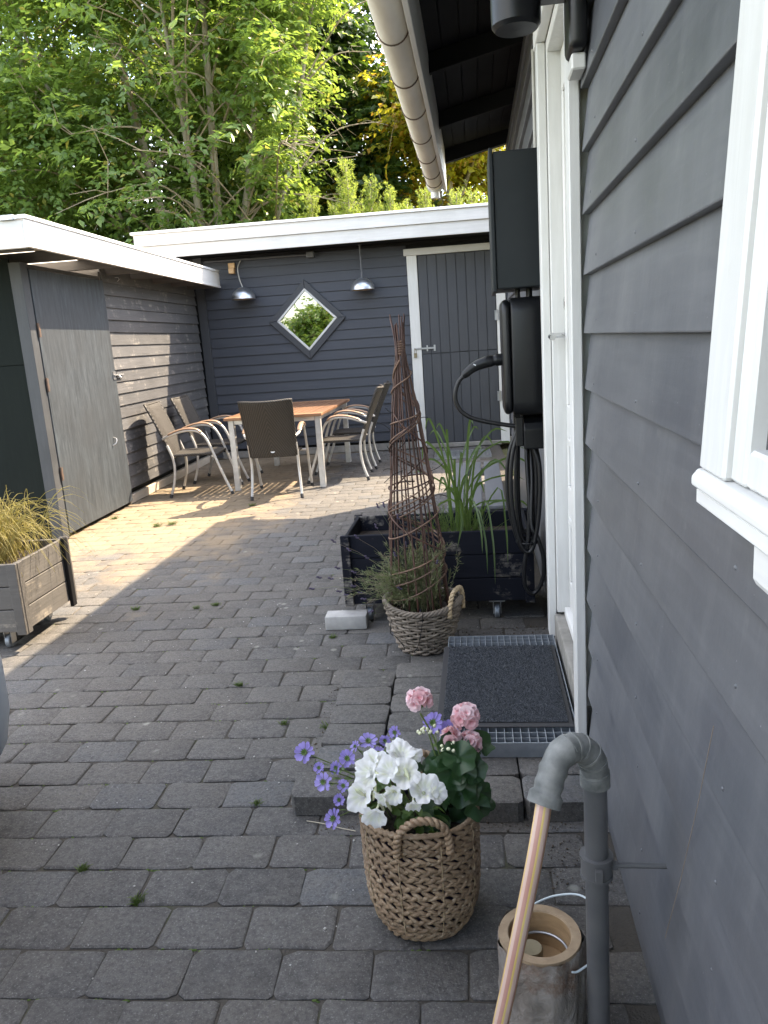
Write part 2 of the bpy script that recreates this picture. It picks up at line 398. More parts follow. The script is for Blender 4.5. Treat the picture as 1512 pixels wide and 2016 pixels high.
MAT['log_end'] = simple('cut_log_wood', (0.24, 0.17, 0.105), (0.34, 0.25, 0.16), 30, rough=0.85, bump=0.3, bscale=120)
MAT['log_inside'] = simple('turned_log_wood', (0.25, 0.16, 0.08), (0.34, 0.22, 0.115), 20, (1, 1, 4), rough=0.7, bump=0.2, bscale=80)
MAT['willow'] = simple('willow_rod', (0.045, 0.020, 0.014), (0.090, 0.040, 0.027), 22, (1, 1, 0.2), rough=0.55, bump=0.15, var=0.25)
MAT['willow_bind'] = simple('willow_binding', (0.10, 0.055, 0.036), (0.17, 0.10, 0.066), 25, rough=0.6, bump=0.15, var=0.2)
MAT['rattan'] = simple('grey_rattan', (0.13, 0.105, 0.082), (0.24, 0.20, 0.16), 18, rough=0.65, bump=0.2, bscale=120, var=0.16)
def seagrass():
    t = NT('braided_seagrass')
    v = t.coords()
    col = t.mix(t.ramp(t.noise(v, 26, 5, 0.7), 0.3, 0.7), (0.17, 0.108, 0.064), (0.36, 0.25, 0.155))
    col = t.mix(t.ramp(t.noise(v, 90, 3, 0.6), 0.55, 0.75), col, (0.46, 0.37, 0.26))
    col = t.bright(col, 0.10)
    return t.fin(col, 0.6, 0, t.bump(t.noise(v, 220, 3), 0.4, 0.002))
MAT['seagrass'] = seagrass()
MAT['liner'] = simple('violet_liner', (0.045, 0.036, 0.085), rough=0.5)
def matcarpet():
    t = NT('bristle_mat')
    v = t.coords()
    n = t.noise(v, 230, 3, 0.7); n2 = t.noise(v, 520, 2, 0.7)
    col = t.mix(t.ramp(n, 0.42, 0.60), (0.014, 0.017, 0.022), (0.085, 0.096, 0.112))
    col = t.mix(t.math('MULTIPLY', t.ramp(n2, 0.60, 0.70), 0.7), col, (0.14, 0.16, 0.18))
    return t.fin(col, 0.85, 0, t.bump(n, 1.0, 0.006))
MAT['mat'] = matcarpet()
def mirror():
    t = NT('reflecting_window_glass')
    return t.fin((0.30, 0.315, 0.32), 0.012, 1.0, t.bump(t.noise(t.coords(), 2.2, 2), 0.02, 0.01))
MAT['mirror'] = mirror()
def darkglass():
    t = NT('dark_window_glass')
    return t.fin((0.018, 0.024, 0.028), 0.04, 0.0, None, 1.0)
MAT['glass'] = darkglass()
def translucent_sheet():
    t = NT('milky_roof_sheet')
    t.val(t.b.inputs['Base Color'], (0.75, 0.70, 0.60)); t.b.inputs['Roughness'].default_value = 0.5
    tl = t.n.new('ShaderNodeBsdfTranslucent'); t.val(tl.inputs['Color'], (0.95, 0.90, 0.80))
    mx = t.n.new('ShaderNodeMixShader'); mx.inputs[0].default_value = 0.75
    t.link(t.b.outputs[0], mx.inputs[1]); t.link(tl.outputs[0], mx.inputs[2]); t.link(mx.outputs[0], t.out.inputs['Surface'])
    return t.m
MAT['sheet'] = translucent_sheet()
MAT['roof_felt'] = simple('roof_felt', (0.05, 0.05, 0.052), (0.08, 0.08, 0.08), 12, rough=0.9, bump=0.3)
MAT['dark_void'] = simple('dark_wall_core', (0.012, 0.012, 0.012), rough=0.9)
def meadow():
    t = NT('rough_grass_ground')
    geo = t.n.new('ShaderNodeNewGeometry'); pos = geo.outputs['Position']
    col = t.mix(t.ramp(t.noise(pos, 0.5, 6, 0.65), 0.35, 0.7), (0.060, 0.085, 0.025), (0.20, 0.165, 0.07))
    col = t.mix(t.noise(pos, 14, 4), col, (0.12, 0.13, 0.05))
    return t.fin(col, 0.95, 0, t.bump(t.noise(pos, 30, 4), 0.8, 0.05))
MAT['meadow'] = meadow()
MAT['car_paint'] = simple('pale_blue_car_paint', (0.34, 0.41, 0.48), (0.35, 0.42, 0.49), 3, rough=0.28, metallic=0.35)
MAT['hose_pink'] = simple('hose_pink', (0.52, 0.27, 0.22), (0.58, 0.33, 0.27), 12, rough=0.38)
MAT['hose_pale'] = simple('hose_pale', (0.66, 0.46, 0.38), (0.70, 0.52, 0.43), 12, rough=0.38)
MAT['hose_yellow'] = simple('hose_yellow', (0.72, 0.52, 0.16), (0.76, 0.58, 0.22), 12, rough=0.38)
MAT['hose_amber'] = simple('hose_amber', (0.42, 0.24, 0.07), (0.48, 0.29, 0.10), 12, rough=0.38)
MAT['wire_white'] = simple('coated_wire', (0.62, 0.70, 0.72), rough=0.4)
MAT['brass_candle'] = simple('dull_brass', (0.20, 0.17, 0.11), (0.30, 0.26, 0.18), 12, rough=0.4, metallic=0.7)
MAT['pebble'] = simple('pale_pebble', (0.42, 0.40, 0.37), (0.62, 0.60, 0.57), 25, rough=0.8, var=0.2)
MAT['crumb'] = simple('soil_crumb', (0.05, 0.038, 0.028), (0.11, 0.085, 0.06), 30, rough=0.95)
MAT['grey_brick'] = simple('pale_brick', (0.32, 0.315, 0.305), (0.42, 0.415, 0.40), 18, rough=0.85, bump=0.4, bscale=90)
MAT['copper_leaf'] = simple('litter_leaf', (0.28, 0.17, 0.08), (0.4, 0.26, 0.13), 30, rough=0.8)

# ---------------------------------------------------------------- mesh helpers
class MB:
    def __init__(s): s.v, s.f, s.m = [], [], []
    def add(s, verts, faces, mi=0):
        b = len(s.v)
        s.v.extend([tuple(p) for p in verts])
        for f in faces:
            s.f.append(tuple(i + b for i in f)); s.m.append(mi)
        return s
    def box(s, x0, x1, y0, y1, z0, z1, mi=0):
        v = [(x0, y0, z0), (x1, y0, z0), (x1, y1, z0), (x0, y1, z0), (x0, y0, z1), (x1, y0, z1), (x1, y1, z1), (x0, y1, z1)]
        return s.add(v, [(0, 3, 2, 1), (4, 5, 6, 7), (0, 1, 5, 4), (1, 2, 6, 5), (2, 3, 7, 6), (3, 0, 4, 7)], mi)
    def obox(s, c, size, rot=None, mi=0):
        hx, hy, hz = size[0] / 2, size[1] / 2, size[2] / 2
        M = rot if rot is not None else Matrix.Identity(3)
        c = Vector(c)
        v = [c + M @ Vector(p) for p in [(-hx, -hy, -hz), (hx, -hy, -hz), (hx, hy, -hz), (-hx, hy, -hz), (-hx, -hy, hz), (hx, -hy, hz), (hx, hy, hz), (-hx, hy, hz)]]
        return s.add(v, [(0, 3, 2, 1), (4, 5, 6, 7), (0, 1, 5, 4), (1, 2, 6, 5), (2, 3, 7, 6), (3, 0, 4, 7)], mi)
    def prism(s, poly, axis, a0, a1, mi=0):
        """poly of 2d points in the two other axes (in x,y,z order), extruded along axis"""
        n = len(poly)
        def mk(p, a):
            q = list(p); q.insert(axis, a); return tuple(q)
        v = [mk(p, a0) for p in poly] + [mk(p, a1) for p in poly]
        f = [tuple(range(n - 1, -1, -1)), tuple(range(n, 2 * n))] + [(i, (i + 1) % n, n + (i + 1) % n, n + i) for i in range(n)]
        return s.add(v, f, mi)
    def tube(s, pts, r, n=8, closed=False, caps=True, mi=0, squash=1.0, sectors=None):
        P = np.array(pts, float); k = len(P)
        rr = np.full(k, r) if np.isscalar(r) else np.array(r, float)
        if closed: T = np.roll(P, -1, 0) - np.roll(P, 1, 0)
        else: T = np.gradient(P, axis=0)
        T /= np.maximum(np.linalg.norm(T, axis=1, keepdims=True), 1e-9)
        u = np.array([0, 0, 1.0]) if abs(T[0][2]) < 0.9 else np.array([1.0, 0, 0])
        N = np.zeros_like(P); a = u - T[0] * (u @ T[0]); N[0] = a / np.linalg.norm(a)
        for i in range(1, k):
            a = N[i - 1] - T[i] * (N[i - 1] @ T[i]); N[i] = a / max(np.linalg.norm(a), 1e-9)
        B = np.cross(T, N)
        ang = np.linspace(0, 2 * math.pi, n, endpoint=False)
        V = (P[:, None, :] + rr[:, None, None] * (np.cos(ang)[None, :, None] * N[:, None, :] * squash + np.sin(ang)[None, :, None] * B[:, None, :])).reshape(-1, 3)
        b = len(s.v); s.v.extend(map(tuple, V))
        kk = k if closed else k - 1
        for i in range(kk):
            j = (i + 1) % k
            for q in range(n):
                w = (q + 1) % n
                s.f.append((b + i * n + q, b + i * n + w, b + j * n + w, b + j * n + q)); s.m.append(mi if sectors is None else sectors[q])
        if caps and not closed:
            s.f.append(tuple(b + q for q in range(n - 1, -1, -1))); s.m.append(mi)
            s.f.append(tuple(b + (k - 1) * n + q for q in range(n))); s.m.append(mi)
        return s
    def lathe(s, prof, n=24, c=(0, 0, 0), mi=0, caps=(False, False)):
        b = len(s.v); k = len(prof)
        for r, z in prof:
            for q in range(n):
                a = 2 * math.pi * q / n
                s.v.append((c[0] + r * math.cos(a), c[1] + r * math.sin(a), c[2] + z))
        for i in range(k - 1):
            for q in range(n):
                w = (q + 1) % n
                s.f.append((b + i * n + q, b + i * n + w, b + (i + 1) * n + w, b + (i + 1) * n + q)); s.m.append(mi)
        if caps[0]: s.f.append(tuple(b + q for q in range(n - 1, -1, -1))); s.m.append(mi)
        if caps[1]: s.f.append(tuple(b + (k - 1) * n + q for q in range(n))); s.m.append(mi)
        return s
    def ball(s, c, r, n=8, k=5, mi=0, sq=(1, 1, 1)):
        prof = [(max(1e-4, math.sin(math.pi * i / k)), -math.cos(math.pi * i / k)) for i in range(k + 1)]
        t = MB().lathe(prof, n)
        return s.add([(c[0] + r * sq[0] * p[0], c[1] + r * sq[1] * p[1], c[2] + r * sq[2] * p[2]) for p in t.v], t.f, mi)
    def xform(s, fn):
        s.v = [tuple(fn(p)) for p in s.v]; return s
    def mesh(s, name, mats, off=(0, 0, 0), bevel=0, seg=1, smooth=None):
        me = bpy.data.meshes.new(name)
        V = [(p[0] - off[0], p[1] - off[1], p[2] - off[2]) for p in s.v]
        me.from_pydata(V, [], s.f)
        mats = mats if isinstance(mats, (list, tuple)) else [mats]
        for m in mats: me.materials.append(m)
        if any(s.m): me.polygons.foreach_set('material_index', s.m)
        bm = bmesh.new(); bm.from_mesh(me)
        bmesh.ops.recalc_face_normals(bm, faces=bm.faces)
        if bevel:
            ed = [e for e in bm.edges if len(e.link_faces) == 2 and e.calc_face_angle(0) > 0.6]
            bmesh.ops.bevel(bm, geom=ed, offset=bevel, segments=seg, affect='EDGES', profile=0.5, clamp_overlap=True)
        bm.to_mesh(me); bm.free()
        if smooth:
            me.polygons.foreach_set('use_smooth', [True] * len(me.polygons))
            if smooth is not True: me.set_sharp_from_angle(angle=rad(smooth))
        me.update()
        return me

def npmesh(name, V, F, mat, smooth=False):
    """V (n,3), F (m,k) arrays -> mesh"""
    me = bpy.data.meshes.new(name)
    m, k = F.shape
    me.vertices.add(len(V)); me.vertices.foreach_set('co', V.astype(np.float32).ravel())
    me.loops.add(m * k); me.loops.foreach_set('vertex_index', F.astype(np.int32).ravel())
    me.polygons.add(m); me.polygons.foreach_set('loop_start', np.arange(0, m * k, k, dtype=np.int32))
    if smooth: me.polygons.foreach_set('use_smooth', np.ones(m, bool))
    me.materials.append(mat)
    me.update(calc_edges=True); me.validate()
    return me

def link(name, me, parent=None, loc=None, rot=None, scale=None):
    o = bpy.data.objects.new(name, me); COL.objects.link(o)
    if parent is not None: o.parent = parent
    if loc is not None: o.location = loc
    if rot is not None: o.rotation_euler = rot
    if scale is not None: o.scale = scale
    return o

def tag(o, label=None, cat=None, group=None, kind=None):
    if label: o['label'] = label
    if cat: o['category'] = cat
    if group: o['group'] = group
    if kind: o['kind'] = kind
    return o

class Thing:
    """an Empty at the base of a thing; parts are given in house or yard coordinates (or local ones)"""
    def __init__(s, name, label=None, cat=None, at=(0, 0, 0), yard=False, rz=0.0, local=False, group=None, kind=None):
        s.o = bpy.data.objects.new(name, None); COL.objects.link(s.o)
        s.o.empty_display_size = 0.1
        s.o.location = wd(at) if yard else at
        s.o.rotation_euler = (0, 0, rz + (A if yard else 0))
        s.off = (0, 0, 0) if local else at
        tag(s.o, label, cat, group, kind)
    def part(s, name, mb, mat, parent=None, bevel=0, seg=1, smooth=None, label=None, kind=None):
        mats = [MAT[m] if isinstance(m, str) else m for m in (mat if isinstance(mat, (list, tuple)) else [mat])]
        o = link(name, mb.mesh(name, mats, s.off, bevel, seg, smooth), parent or s.o)
        return tag(o, label, kind=kind)

def single(name, mb, mat, label, cat, at=(0, 0, 0), yard=False, group=None, kind=None, **kw):
    mats = [MAT[m] if isinstance(m, str) else m for m in (mat if isinstance(mat, (list, tuple)) else [mat])]
    o = link(name, mb.mesh(name, mats, at, **kw), None, wd(at) if yard else at, (0, 0, A) if yard else None)
    return tag(o, label, cat, group, kind)

def copy_tree(o, parent=None):
    c = o.copy(); COL.objects.link(c); c.parent = parent
    for ch in o.children: copy_tree(ch, c)
    return c

def smooth_path(pts, n=40, closed=False):
    """Catmull-Rom through the points"""
    P = [np.array(p, float) for p in pts]; k = len(P); out = []
    segs = k if closed else k - 1
    per = max(2, n // segs)
    for i in range(segs):
        if closed: a, b, c, d = P[(i - 1) % k], P[i], P[(i + 1) % k], P[(i + 2) % k]
        else: a, b, c, d = P[max(i - 1, 0)], P[i], P[i + 1], P[min(i + 2, k - 1)]
        for j in range(per):
            t = j / per
            out.append(0.5 * ((2 * b) + (c - a) * t + (2 * a - 5 * b + 4 * c - d) * t * t + (3 * b - a - 3 * c + d) * t ** 3))
    if not closed: out.append(P[-1])
    return np.array(out)

# ---------------------------------------------------------------- ground and paving
gm = MB().add([(-600, -600, 0), (600, -600, 0), (600, 600, 0), (-600, 600, 0)], [(0, 1, 2, 3)])
tag(link('ground', gm.mesh('ground', MAT['meadow']), None, (0, 0, -0.075)), kind='structure')

PL, PD = 0.2195, 0.1457
def paver_geo(l, w, h, jit, seed):
    r = random.Random(seed)
    hx, hy = l / 2, w / 2
    c = [0.007 + r.random() * 0.012 * (2.2 if r.random() < .2 else 1) for _ in range(4)]
    d = [0.006 + r.random() * 0.009 * (2.2 if r.random() < .2 else 1) for _ in range(4)]
    o = [(-hx + c[0], -hy), (0, -hy), (hx - c[1], -hy), (hx, -hy + d[1]), (hx, hy - d[2]), (hx - c[2], hy), (0, hy), (-hx + c[3], hy), (-hx, hy - d[3]), (-hx, -hy + d[0])]
    o = [(x + r.uniform(-jit, jit), y + r.uniform(-jit, jit)) for x, y in o]
    n = len(o)
    top = [(x * (1 - 0.0050 / hx), y * (1 - 0.0050 / hy), r.uniform(-0.0012, 0.0006)) for x, y in o]
    mid = [(x, y, -0.0036) for x, y in o]
    bot = [(x, y, -h) for x, y in o]
    V = top + mid + bot
    F = [tuple(range(n))]
    for a in (0, n):
        F += [(a + (i + 1) % n, a + i, a + n + i, a + n + (i + 1) % n) for i in range(n)]
    return V, F
paver_var = []
for i in range(10):
    V, F = paver_geo(PL - 0.0048, PD - 0.0045, 0.06, 0.0030, i)
    paver_var.append((V, F))
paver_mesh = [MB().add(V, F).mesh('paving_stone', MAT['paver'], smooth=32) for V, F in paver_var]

pav = Thing('paving', kind='structure', at=(0, 0, 0), yard=True)
spots = []
PLX0, PLX1, PLY0, PLY1 = -0.52, 0.40, 2.10, 3.06      # under the raised step nothing is hidden: stones go on below it
for k in range(-14, 60):
    y = 1.4875 + PD * k
    off = -0.895 + (0.11 if k % 2 else 0.0)
    for i in range(-26, 8):
        x = off + PL * (i + 0.5)
        if x < -5.4 or x > 0.40 + 0.0: continue
        if x < -3.15 and y > 5.85: continue
        if y > 9.98: continue
        spots.append((x, y, k))
def seen_size(p):
    w = Vector(wd((p[0], p[1], 0)))
    d = w - Vector((0, 0, H_CAM))
    z = d.dot(fwd)
    if z < 0.3: return 0
    u, v = d.dot(rt) / z * 1530 + 756, -d.dot(uu) / z * 1530 + 1008
    if u < -70 or u > 1290 or v > 2075: return 0
    return 1.0 / z ** 2.2
spots.sort(key=lambda p: -seen_size(p))
rest = MB()
for i, (x, y, k) in enumerate(spots):
    r = random.Random(i * 7 + 3)
    jx, jy, jz, jr = r.uniform(-.003, .003), r.uniform(-.002, .002), r.uniform(-.0022, .0012), r.uniform(-.012, .012)
    if i < 300:
        o = link('paving_stone', paver_mesh[r.randrange(10)], pav.o, (x + jx, y + jy, jz), (r.uniform(-.007, .007), r.uniform(-.006, .006), jr + (math.pi if r.random() < .5 else 0)))
    else:
        V, F = paver_var[r.randrange(10)]
        c, s_ = math.cos(jr), math.sin(jr)
        rest.add([(x + jx + c * a - s_ * b, y + jy + s_ * a + c * b, cz + jz + 0.012 * r.uniform(-1, 1) * a) for a, b, cz in V], F)
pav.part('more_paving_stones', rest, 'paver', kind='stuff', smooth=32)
bed = MB().add([(-5.6, -0.7, 0), (0.6, -0.7, 0), (0.6, 10.2, 0), (-5.6, 10.2, 0)], [(0, 1, 2, 3)])
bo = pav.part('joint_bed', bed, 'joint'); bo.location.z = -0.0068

# raised step of loose-laid stones in front of the door
step = Thing('stone_step', 'low step of loose grey stones under the metal door grating', 'step', at=(-0.2, 2.5, 0), yard=True)
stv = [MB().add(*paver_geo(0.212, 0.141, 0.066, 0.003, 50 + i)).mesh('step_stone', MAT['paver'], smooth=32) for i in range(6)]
def step_stone(x, y, rz, z=0.068, me=None):
    link('step_stone', me or stv[random.randrange(6)], step.o, (x + 0.2, y - 2.5, z), (random.uniform(-.01, .01), random.uniform(-.01, .01), rz))
for row in range(6):
    y = 2.17 + row * 0.149
    if row == 0: step_stone(-0.440, y - 0.010, 0.0)
    else: step_stone(-0.394 + 0.006 * row * 0.2, y + 0.004, random.uniform(-.03, .03))
for c in range(3):
    for row in range(7):
        x = -0.172 + c * 0.219
        step_stone(x, 2.115 + row * 0.1465, random.uniform(-.015, .015))

# ---------------------------------------------------------------- the house on the right
WX = 0.303                                  # outer lower edge of the siding boards
BZ = [1.383 + 0.1587 * k for k in range(-8, 10)]
house = Thing('house', 'dark grey weatherboarded house with white door casing along the right side', 'house', at=(0.303, 2.0, 0))
def lap_x(z0, e, th, lean, X):
    return [(X, z0), (X + th, z0), (X + th + lean, z0 + e), (X + lean, z0 + e)]
nail_mesh = MB().lathe([(0.0001, 0.0022), (0.0026, 0.0018), (0.0038, 0.0)], 10).xform(lambda p: (-p[2], p[0], p[1])).mesh('nail', MAT['house_paint'], smooth=True)
for (y0, y1) in ((-4.0, 2.312), (3.365, 7.62)):
    for z0 in BZ:
        if z0 < 0: continue
        j = random.uniform(-.0022, .0022)
        ny = 8
        mb = MB()
        ys = [y0 + (y1 - y0) * i / ny for i in range(ny + 1)]
        prof = lap_x(z0 + random.uniform(-.002, .002), 0.186, 0.022, 0.022, WX + j)
        vs = []
        for yy in ys:
            wob = random.uniform(-.0012, .0012)
            vs += [(px + wob, yy, pz) for px, pz in prof]
        fs = [(3, 2, 1, 0), tuple(4 * ny + q for q in range(4))]
        for a in range(ny):
            for q in range(4):
                w = (q + 1) % 4
                fs.append((4 * a + q, 4 * a + w, 4 * (a + 1) + w, 4 * (a + 1) + q))
        mb.add(vs, fs)
        bo_ = house.part('siding_board', mb, 'house_paint', bevel=0.003, seg=2)
        if y0 < 0 and z0 < 2.3:
            for yn in (0.42, 0.98, 1.55, 2.13):
                zn = z0 + 0.032 + random.uniform(-.006, .006)
                link('nail', nail_mesh, bo_, (WX + j + 0.022 * (zn - z0) / 0.186 - 0.303, yn + random.uniform(-.05, .05) - 2.0, zn))
house.part('wall_core', MB().box(0.352, 7.6, -4.0, 2.40, 0.0, 3.05).box(0.44, 7.6, 2.40, 3.28, 0.0, 3.05).box(0.352, 7.6, 3.28, 7.6, 0.0, 3.05), 'dark_void')
house.part('base_board', MB().box(0.318, 0.345, -4.0, 2.31, 0.005, 0.14), 'house_paint')
house.part('base_board', MB().box(0.318, 0.345, 3.37, 7.62, 0.005, 0.14), 'house_paint')
# casing and frame of the door
cas = MB().box(0.270, 0.301, 2.322, 2.400, 0.066, 2.45)
house.part('door_casing', cas, 'white_paint', bevel=0.003, label='near white casing of the door')
house.part('door_casing', MB().box(0.268, 0.300, 3.275, 3.36, 0.085, 2.45), 'white_paint', bevel=0.003, label='far white casing of the door')
house.part('door_casing', MB().box(0.264, 0.302, 2.30, 3.38, 2.452, 2.56), 'white_paint_y', bevel=0.003, label='white head casing over the door')
house.part('door_frame', MB().box(0.302, 0.375, 3.245, 3.295, 0.205, 2.45).box(0.302, 0.375, 2.372, 2.405, 0.205, 2.45).box(0.302, 0.375, 2.406, 3.244, 2.405, 2.45), 'white_paint', bevel=0.002)
door = house.part('door', MB().box(0.352, 0.396, 2.408, 3.242, 0.235, 2.403), 'white_paint', bevel=0.002)
for za, zb in ((0.36, 0.66), (0.76, 0.98), (1.08, 2.26)):
    m = MB()
    ya, yb = 2.52, 3.13
    w = 0.028
    for (a, b, c, d) in ((ya, yb, za, za + w), (ya, yb, zb - w, zb), (ya, ya + w, za + w, zb - w), (yb - w, yb, za + w, zb - w)):
        m.box(0.340, 0.3525, a, b, c, d)
    house.part('panel_moulding', m, 'white_paint', door, bevel=0.004)
hd = MB().tube([(0.352, 3.185, 1.375), (0.300, 3.185, 1.375)], 0.0095, 10).tube(smooth_path([(0.300, 3.185, 1.375), (0.291, 3.175, 1.374), (0.288, 3.14, 1.372), (0.288, 3.07, 1.370)], 16), 0.0115, 10).lathe([(0.026, -0.0), (0.026, 0.006)], 16, (0, 0, 0), 0, (True, True))
for i in range(len(hd.v) - 32, len(hd.v)):
    p = hd.v[i]; hd.v[i] = (0.346 + p[2], 3.185 + p[0], 1.375 + p[1])
house.part('handle', hd, 'chrome', door, smooth=40)
lk = MB().lathe([(0.027, 0), (0.027, 0.006), (0.018, 0.010)], 18, (0, 0, 0), 0, (True, True)).xform(lambda p: (0.352 - p[2], 3.185 + p[0], 1.495 + p[1]))
house.part('lock_rose', lk, 'chrome', door, smooth=40)
house.part('threshold', MB().box(0.290, 0.42, 2.402, 3.272, 0.0, 0.192), 'concrete', bevel=0.008, seg=2)
house.part('door_rail', MB().box(0.330, 0.375, 2.408, 3.242, 0.194, 0.232), 'white_paint_y', bevel=0.004)
# near window: casing, sash, pane, sill; the whole frame leans out a little at the bottom
def lean(p): return (p[0] + (p[2] - 1.2) * 0.064, p[1], p[2])
WY1, WY0 = 0.977, -0.35
def wbox(*a): return MB().box(*a).xform(lean)
win = house.part('window', MB().box(0.262, 0.302, WY1 - 0.092, WY1, 1.2225, 2.45).box(0.262, 0.302, WY0, WY0 + 0.078, 1.2225, 2.45).box(0.262, 0.302, WY0 + 0.079, WY1 - 0.093, 2.37, 2.45).xform(lean), 'white_paint', bevel=0.004, label='white window casing at the right edge')
house.part('sash', MB().box(0.270, 0.300, WY1 - 0.137, WY1 - 0.0935, 1.2235, 2.368).box(0.270, 0.300, WY0 + 0.0805, WY0 + 0.135, 1.2235, 2.368).box(0.272, 0.300, WY0 + 0.136, WY1 - 0.1375, 1.2235, 1.264).box(0.272, 0.300, WY0 + 0.136, WY1 - 0.1375, 2.315, 2.368).xform(lean), 'white_paint', win, bevel=0.004)
house.part('pane', wbox(0.289, 0.293, WY0 + 0.13, WY1 - 0.13, 1.26, 2.32), 'glass', win)
house.part('sill', MB().prism([(0.2565, 1.2005), (0.2565, 1.212), (0.264, 1.2215), (0.305, 1.2215), (0.305, 1.2005)], 1, WY0 - 0.02, WY1 + 0.008), 'white_paint_y', win, bevel=0.003, seg=2)
house.part('apron', MB().box(0.2615, 0.300, WY0, WY1 + 0.003, 1.178, 1.1995), 'white_paint_y', win, bevel=0.003)
house.part('sill_bracket', MB().prism([(0.270, 1.135), (0.270, 1.177), (0.300, 1.177), (0.300, 1.135), (0.286, 1.122)], 1, 0.70, 0.80), 'white_paint_y', win, bevel=0.004)
# roof: deck boards under the eaves, rafters, fascia, gutter
SL = 0.21
def zr(x): return 3.065 + SL * (x + 0.24)
RY0, RY1 = -4.2, 7.80
for i in range(6):
    x0, x1 = -0.235 + i * 0.106, -0.235 + i * 0.106 + 0.101
    house.part('deck_board', MB().prism([(x0, zr(x0)), (x1, zr(x1)), (x1, zr(x1) + 0.02), (x0, zr(x0) + 0.02)], 1, RY0, RY1 - 0.005), 'black_wood', bevel=0.003)
house.part('roof', MB().prism([(-0.275, zr(-0.275) + 0.022), (3.9, zr(3.9) + 0.022), (8.0, zr(0.0) + 0.02), (8.0, zr(0.0) + 0.06), (3.9, zr(3.9) + 0.065), (-0.275, zr(-0.275) + 0.06)], 1, RY0, RY1 + 0.02), 'roof_felt')
house.part('gable_wall', MB().prism([(0.36, 3.04), (7.5, 3.04), (7.5, 3.09), (3.9, zr(3.9) - 0.03), (0.36, zr(0.36) - 0.02)], 1, 7.50, 7.60), 'black_wood')
for y in (-2.5, -1.22, 0.06, 1.34, 2.62, 3.90, 5.18, 6.46, 7.70):
    house.part('rafter', MB().prism([(-0.216, zr(-0.216) - 0.115), (0.40, zr(0.40) - 0.115), (0.40, zr(0.40) - 0.002), (-0.216, zr(-0.216) - 0.002)], 1, y - 0.025, y + 0.025), 'black_wood', bevel=0.003)
house.part('fascia', MB().box(-0.243, -0.218, RY0, RY1 + 0.02, 2.728, 3.075), 'white_paint_y', bevel=0.003)
house.part('rake_board', MB().prism([(-0.21, zr(-0.21) - 0.10), (3.9, zr(3.9) - 0.10), (3.9, zr(3.9) + 0.018), (-0.21, zr(-0.21) + 0.018)], 1, RY1 - 0.002, RY1 + 0.02), 'black_wood')
gx, gz_ = -0.322, 2.792
gu = MB()
prof = [(gx + 0.072 * math.cos(a), gz_ + 0.072 * math.sin(a)) for a in np.linspace(math.pi, 2 * math.pi, 13)]
prof_in = [(gx + 0.067 * math.cos(a), gz_ + 0.067 * math.sin(a)) for a in np.linspace(2 * math.pi, math.pi, 13)]
gpoly = [(gx - 0.078, gz_ + 0.010)] + prof + [(gx + 0.072, gz_ + 0.02), (gx + 0.067, gz_ + 0.02)] + prof_in
n = len(gpoly)
gu.v = [(x, RY0, z) for x, z in gpoly] + [(x, RY1 - 0.05, z) for x, z in gpoly]
gu.f = [(i, (i + 1) % n, n + (i + 1) % n, n + i) for i in range(n)]; gu.m = [0] * n
gut = house.part('gutter', gu, 'grey_gutter', smooth=35)
house.part('end_cap', MB().prism([(gx - 0.08, gz_ + 0.025)] + [(gx + 0.08 * math.cos(a), gz_ + 0.08 * math.sin(a)) for a in np.linspace(math.pi, 2 * math.pi, 13)] + [(gx + 0.08, gz_ + 0.025)], 1, RY1 - 0.16, RY1 - 0.045), 'white_paint', gut, smooth=35)
house.part('outlet', MB().tube([(gx, RY1 - 0.09, gz_ - 0.07), (gx, RY1 - 0.09, gz_ - 0.13)], 0.042, 14), 'white_plastic', gut, smooth=40)
for y in (1.2, 1.9, 2.6, 3.28, 3.93, 4.57, 5.20, 5.84, 6.48, 7.10, 7.5):
    br = MB().tube([(gx + 0.0755 * math.cos(a), y, gz_ + 0.0755 * math.sin(a)) for a in np.linspace(math.pi * 0.98, 2 * math.pi, 16)], 0.0035, 6)
    br.tube([(gx - 0.0755, y, gz_ + 0.005), (gx + 0.078, y, gz_ + 0.022)], 0.0035, 6)
    house.part('gutter_bracket', br, 'rust', gut)

# ---------------------------------------------------------------- the left shed (yard frame)
XL = -3.16
lshed = Thing('storage_shed', 'low grey board shed on the left with a streaked plywood door', 'shed', at=(-3.16, 7.5, 0), yard=True)
def lap_left(z0, e, y0, y1, matname):
    th, ln = 0.020, 0.018
    X = XL + random.uniform(-.002, .002)
    prof = [(X, z0), (X - th, z0), (X - th - ln, z0 + e), (X - ln, z0 + e)]
    lshed.part('siding_board', MB().prism(prof, 1, y0, y1), matname, bevel=0.0025)
zz = 2.111
lz = []
while zz > 0.05:
    lz.append(zz); zz -= 0.1153
for i, z0 in enumerate(lz):
    lap_left(z0 + random.uniform(-.003, .003), 0.140, 7.278, 10.02, 'rough_siding')
lshed.part('sill_beam', MB().box(XL - 0.07, XL - 0.012, 7.25, 10.05, 0.0, 0.085), 'bare_wood', bevel=0.004)
lshed.part('corner_post', MB().box(XL - 0.09, XL + 0.004, 5.845, 5.945, 0.0, 2.16), 'post_paint', bevel=0.003)
lshed.part('door_post', MB().box(XL - 0.09, XL - 0.014, 7.235, 7.275, 0.0, 2.20), 'old_rafter', bevel=0.003)
ld = lshed.part('door', MB().box(XL - 0.012, XL + 0.010, 5.953, 7.262, 0.035, 2.118), 'ply_door', bevel=0.002, label='grey streaked plywood door')
for z in (1.66, 1.24, 0.53):
    hm = MB().tube([(XL + 0.016, 5.949, z - 0.055), (XL + 0.016, 5.949, z + 0.055)], 0.009, 8).box(XL + 0.0105, XL + 0.014, 5.955, 5.985, z - 0.05, z + 0.05)
    lshed.part('hinge', hm, 'rust', ld, smooth=40)
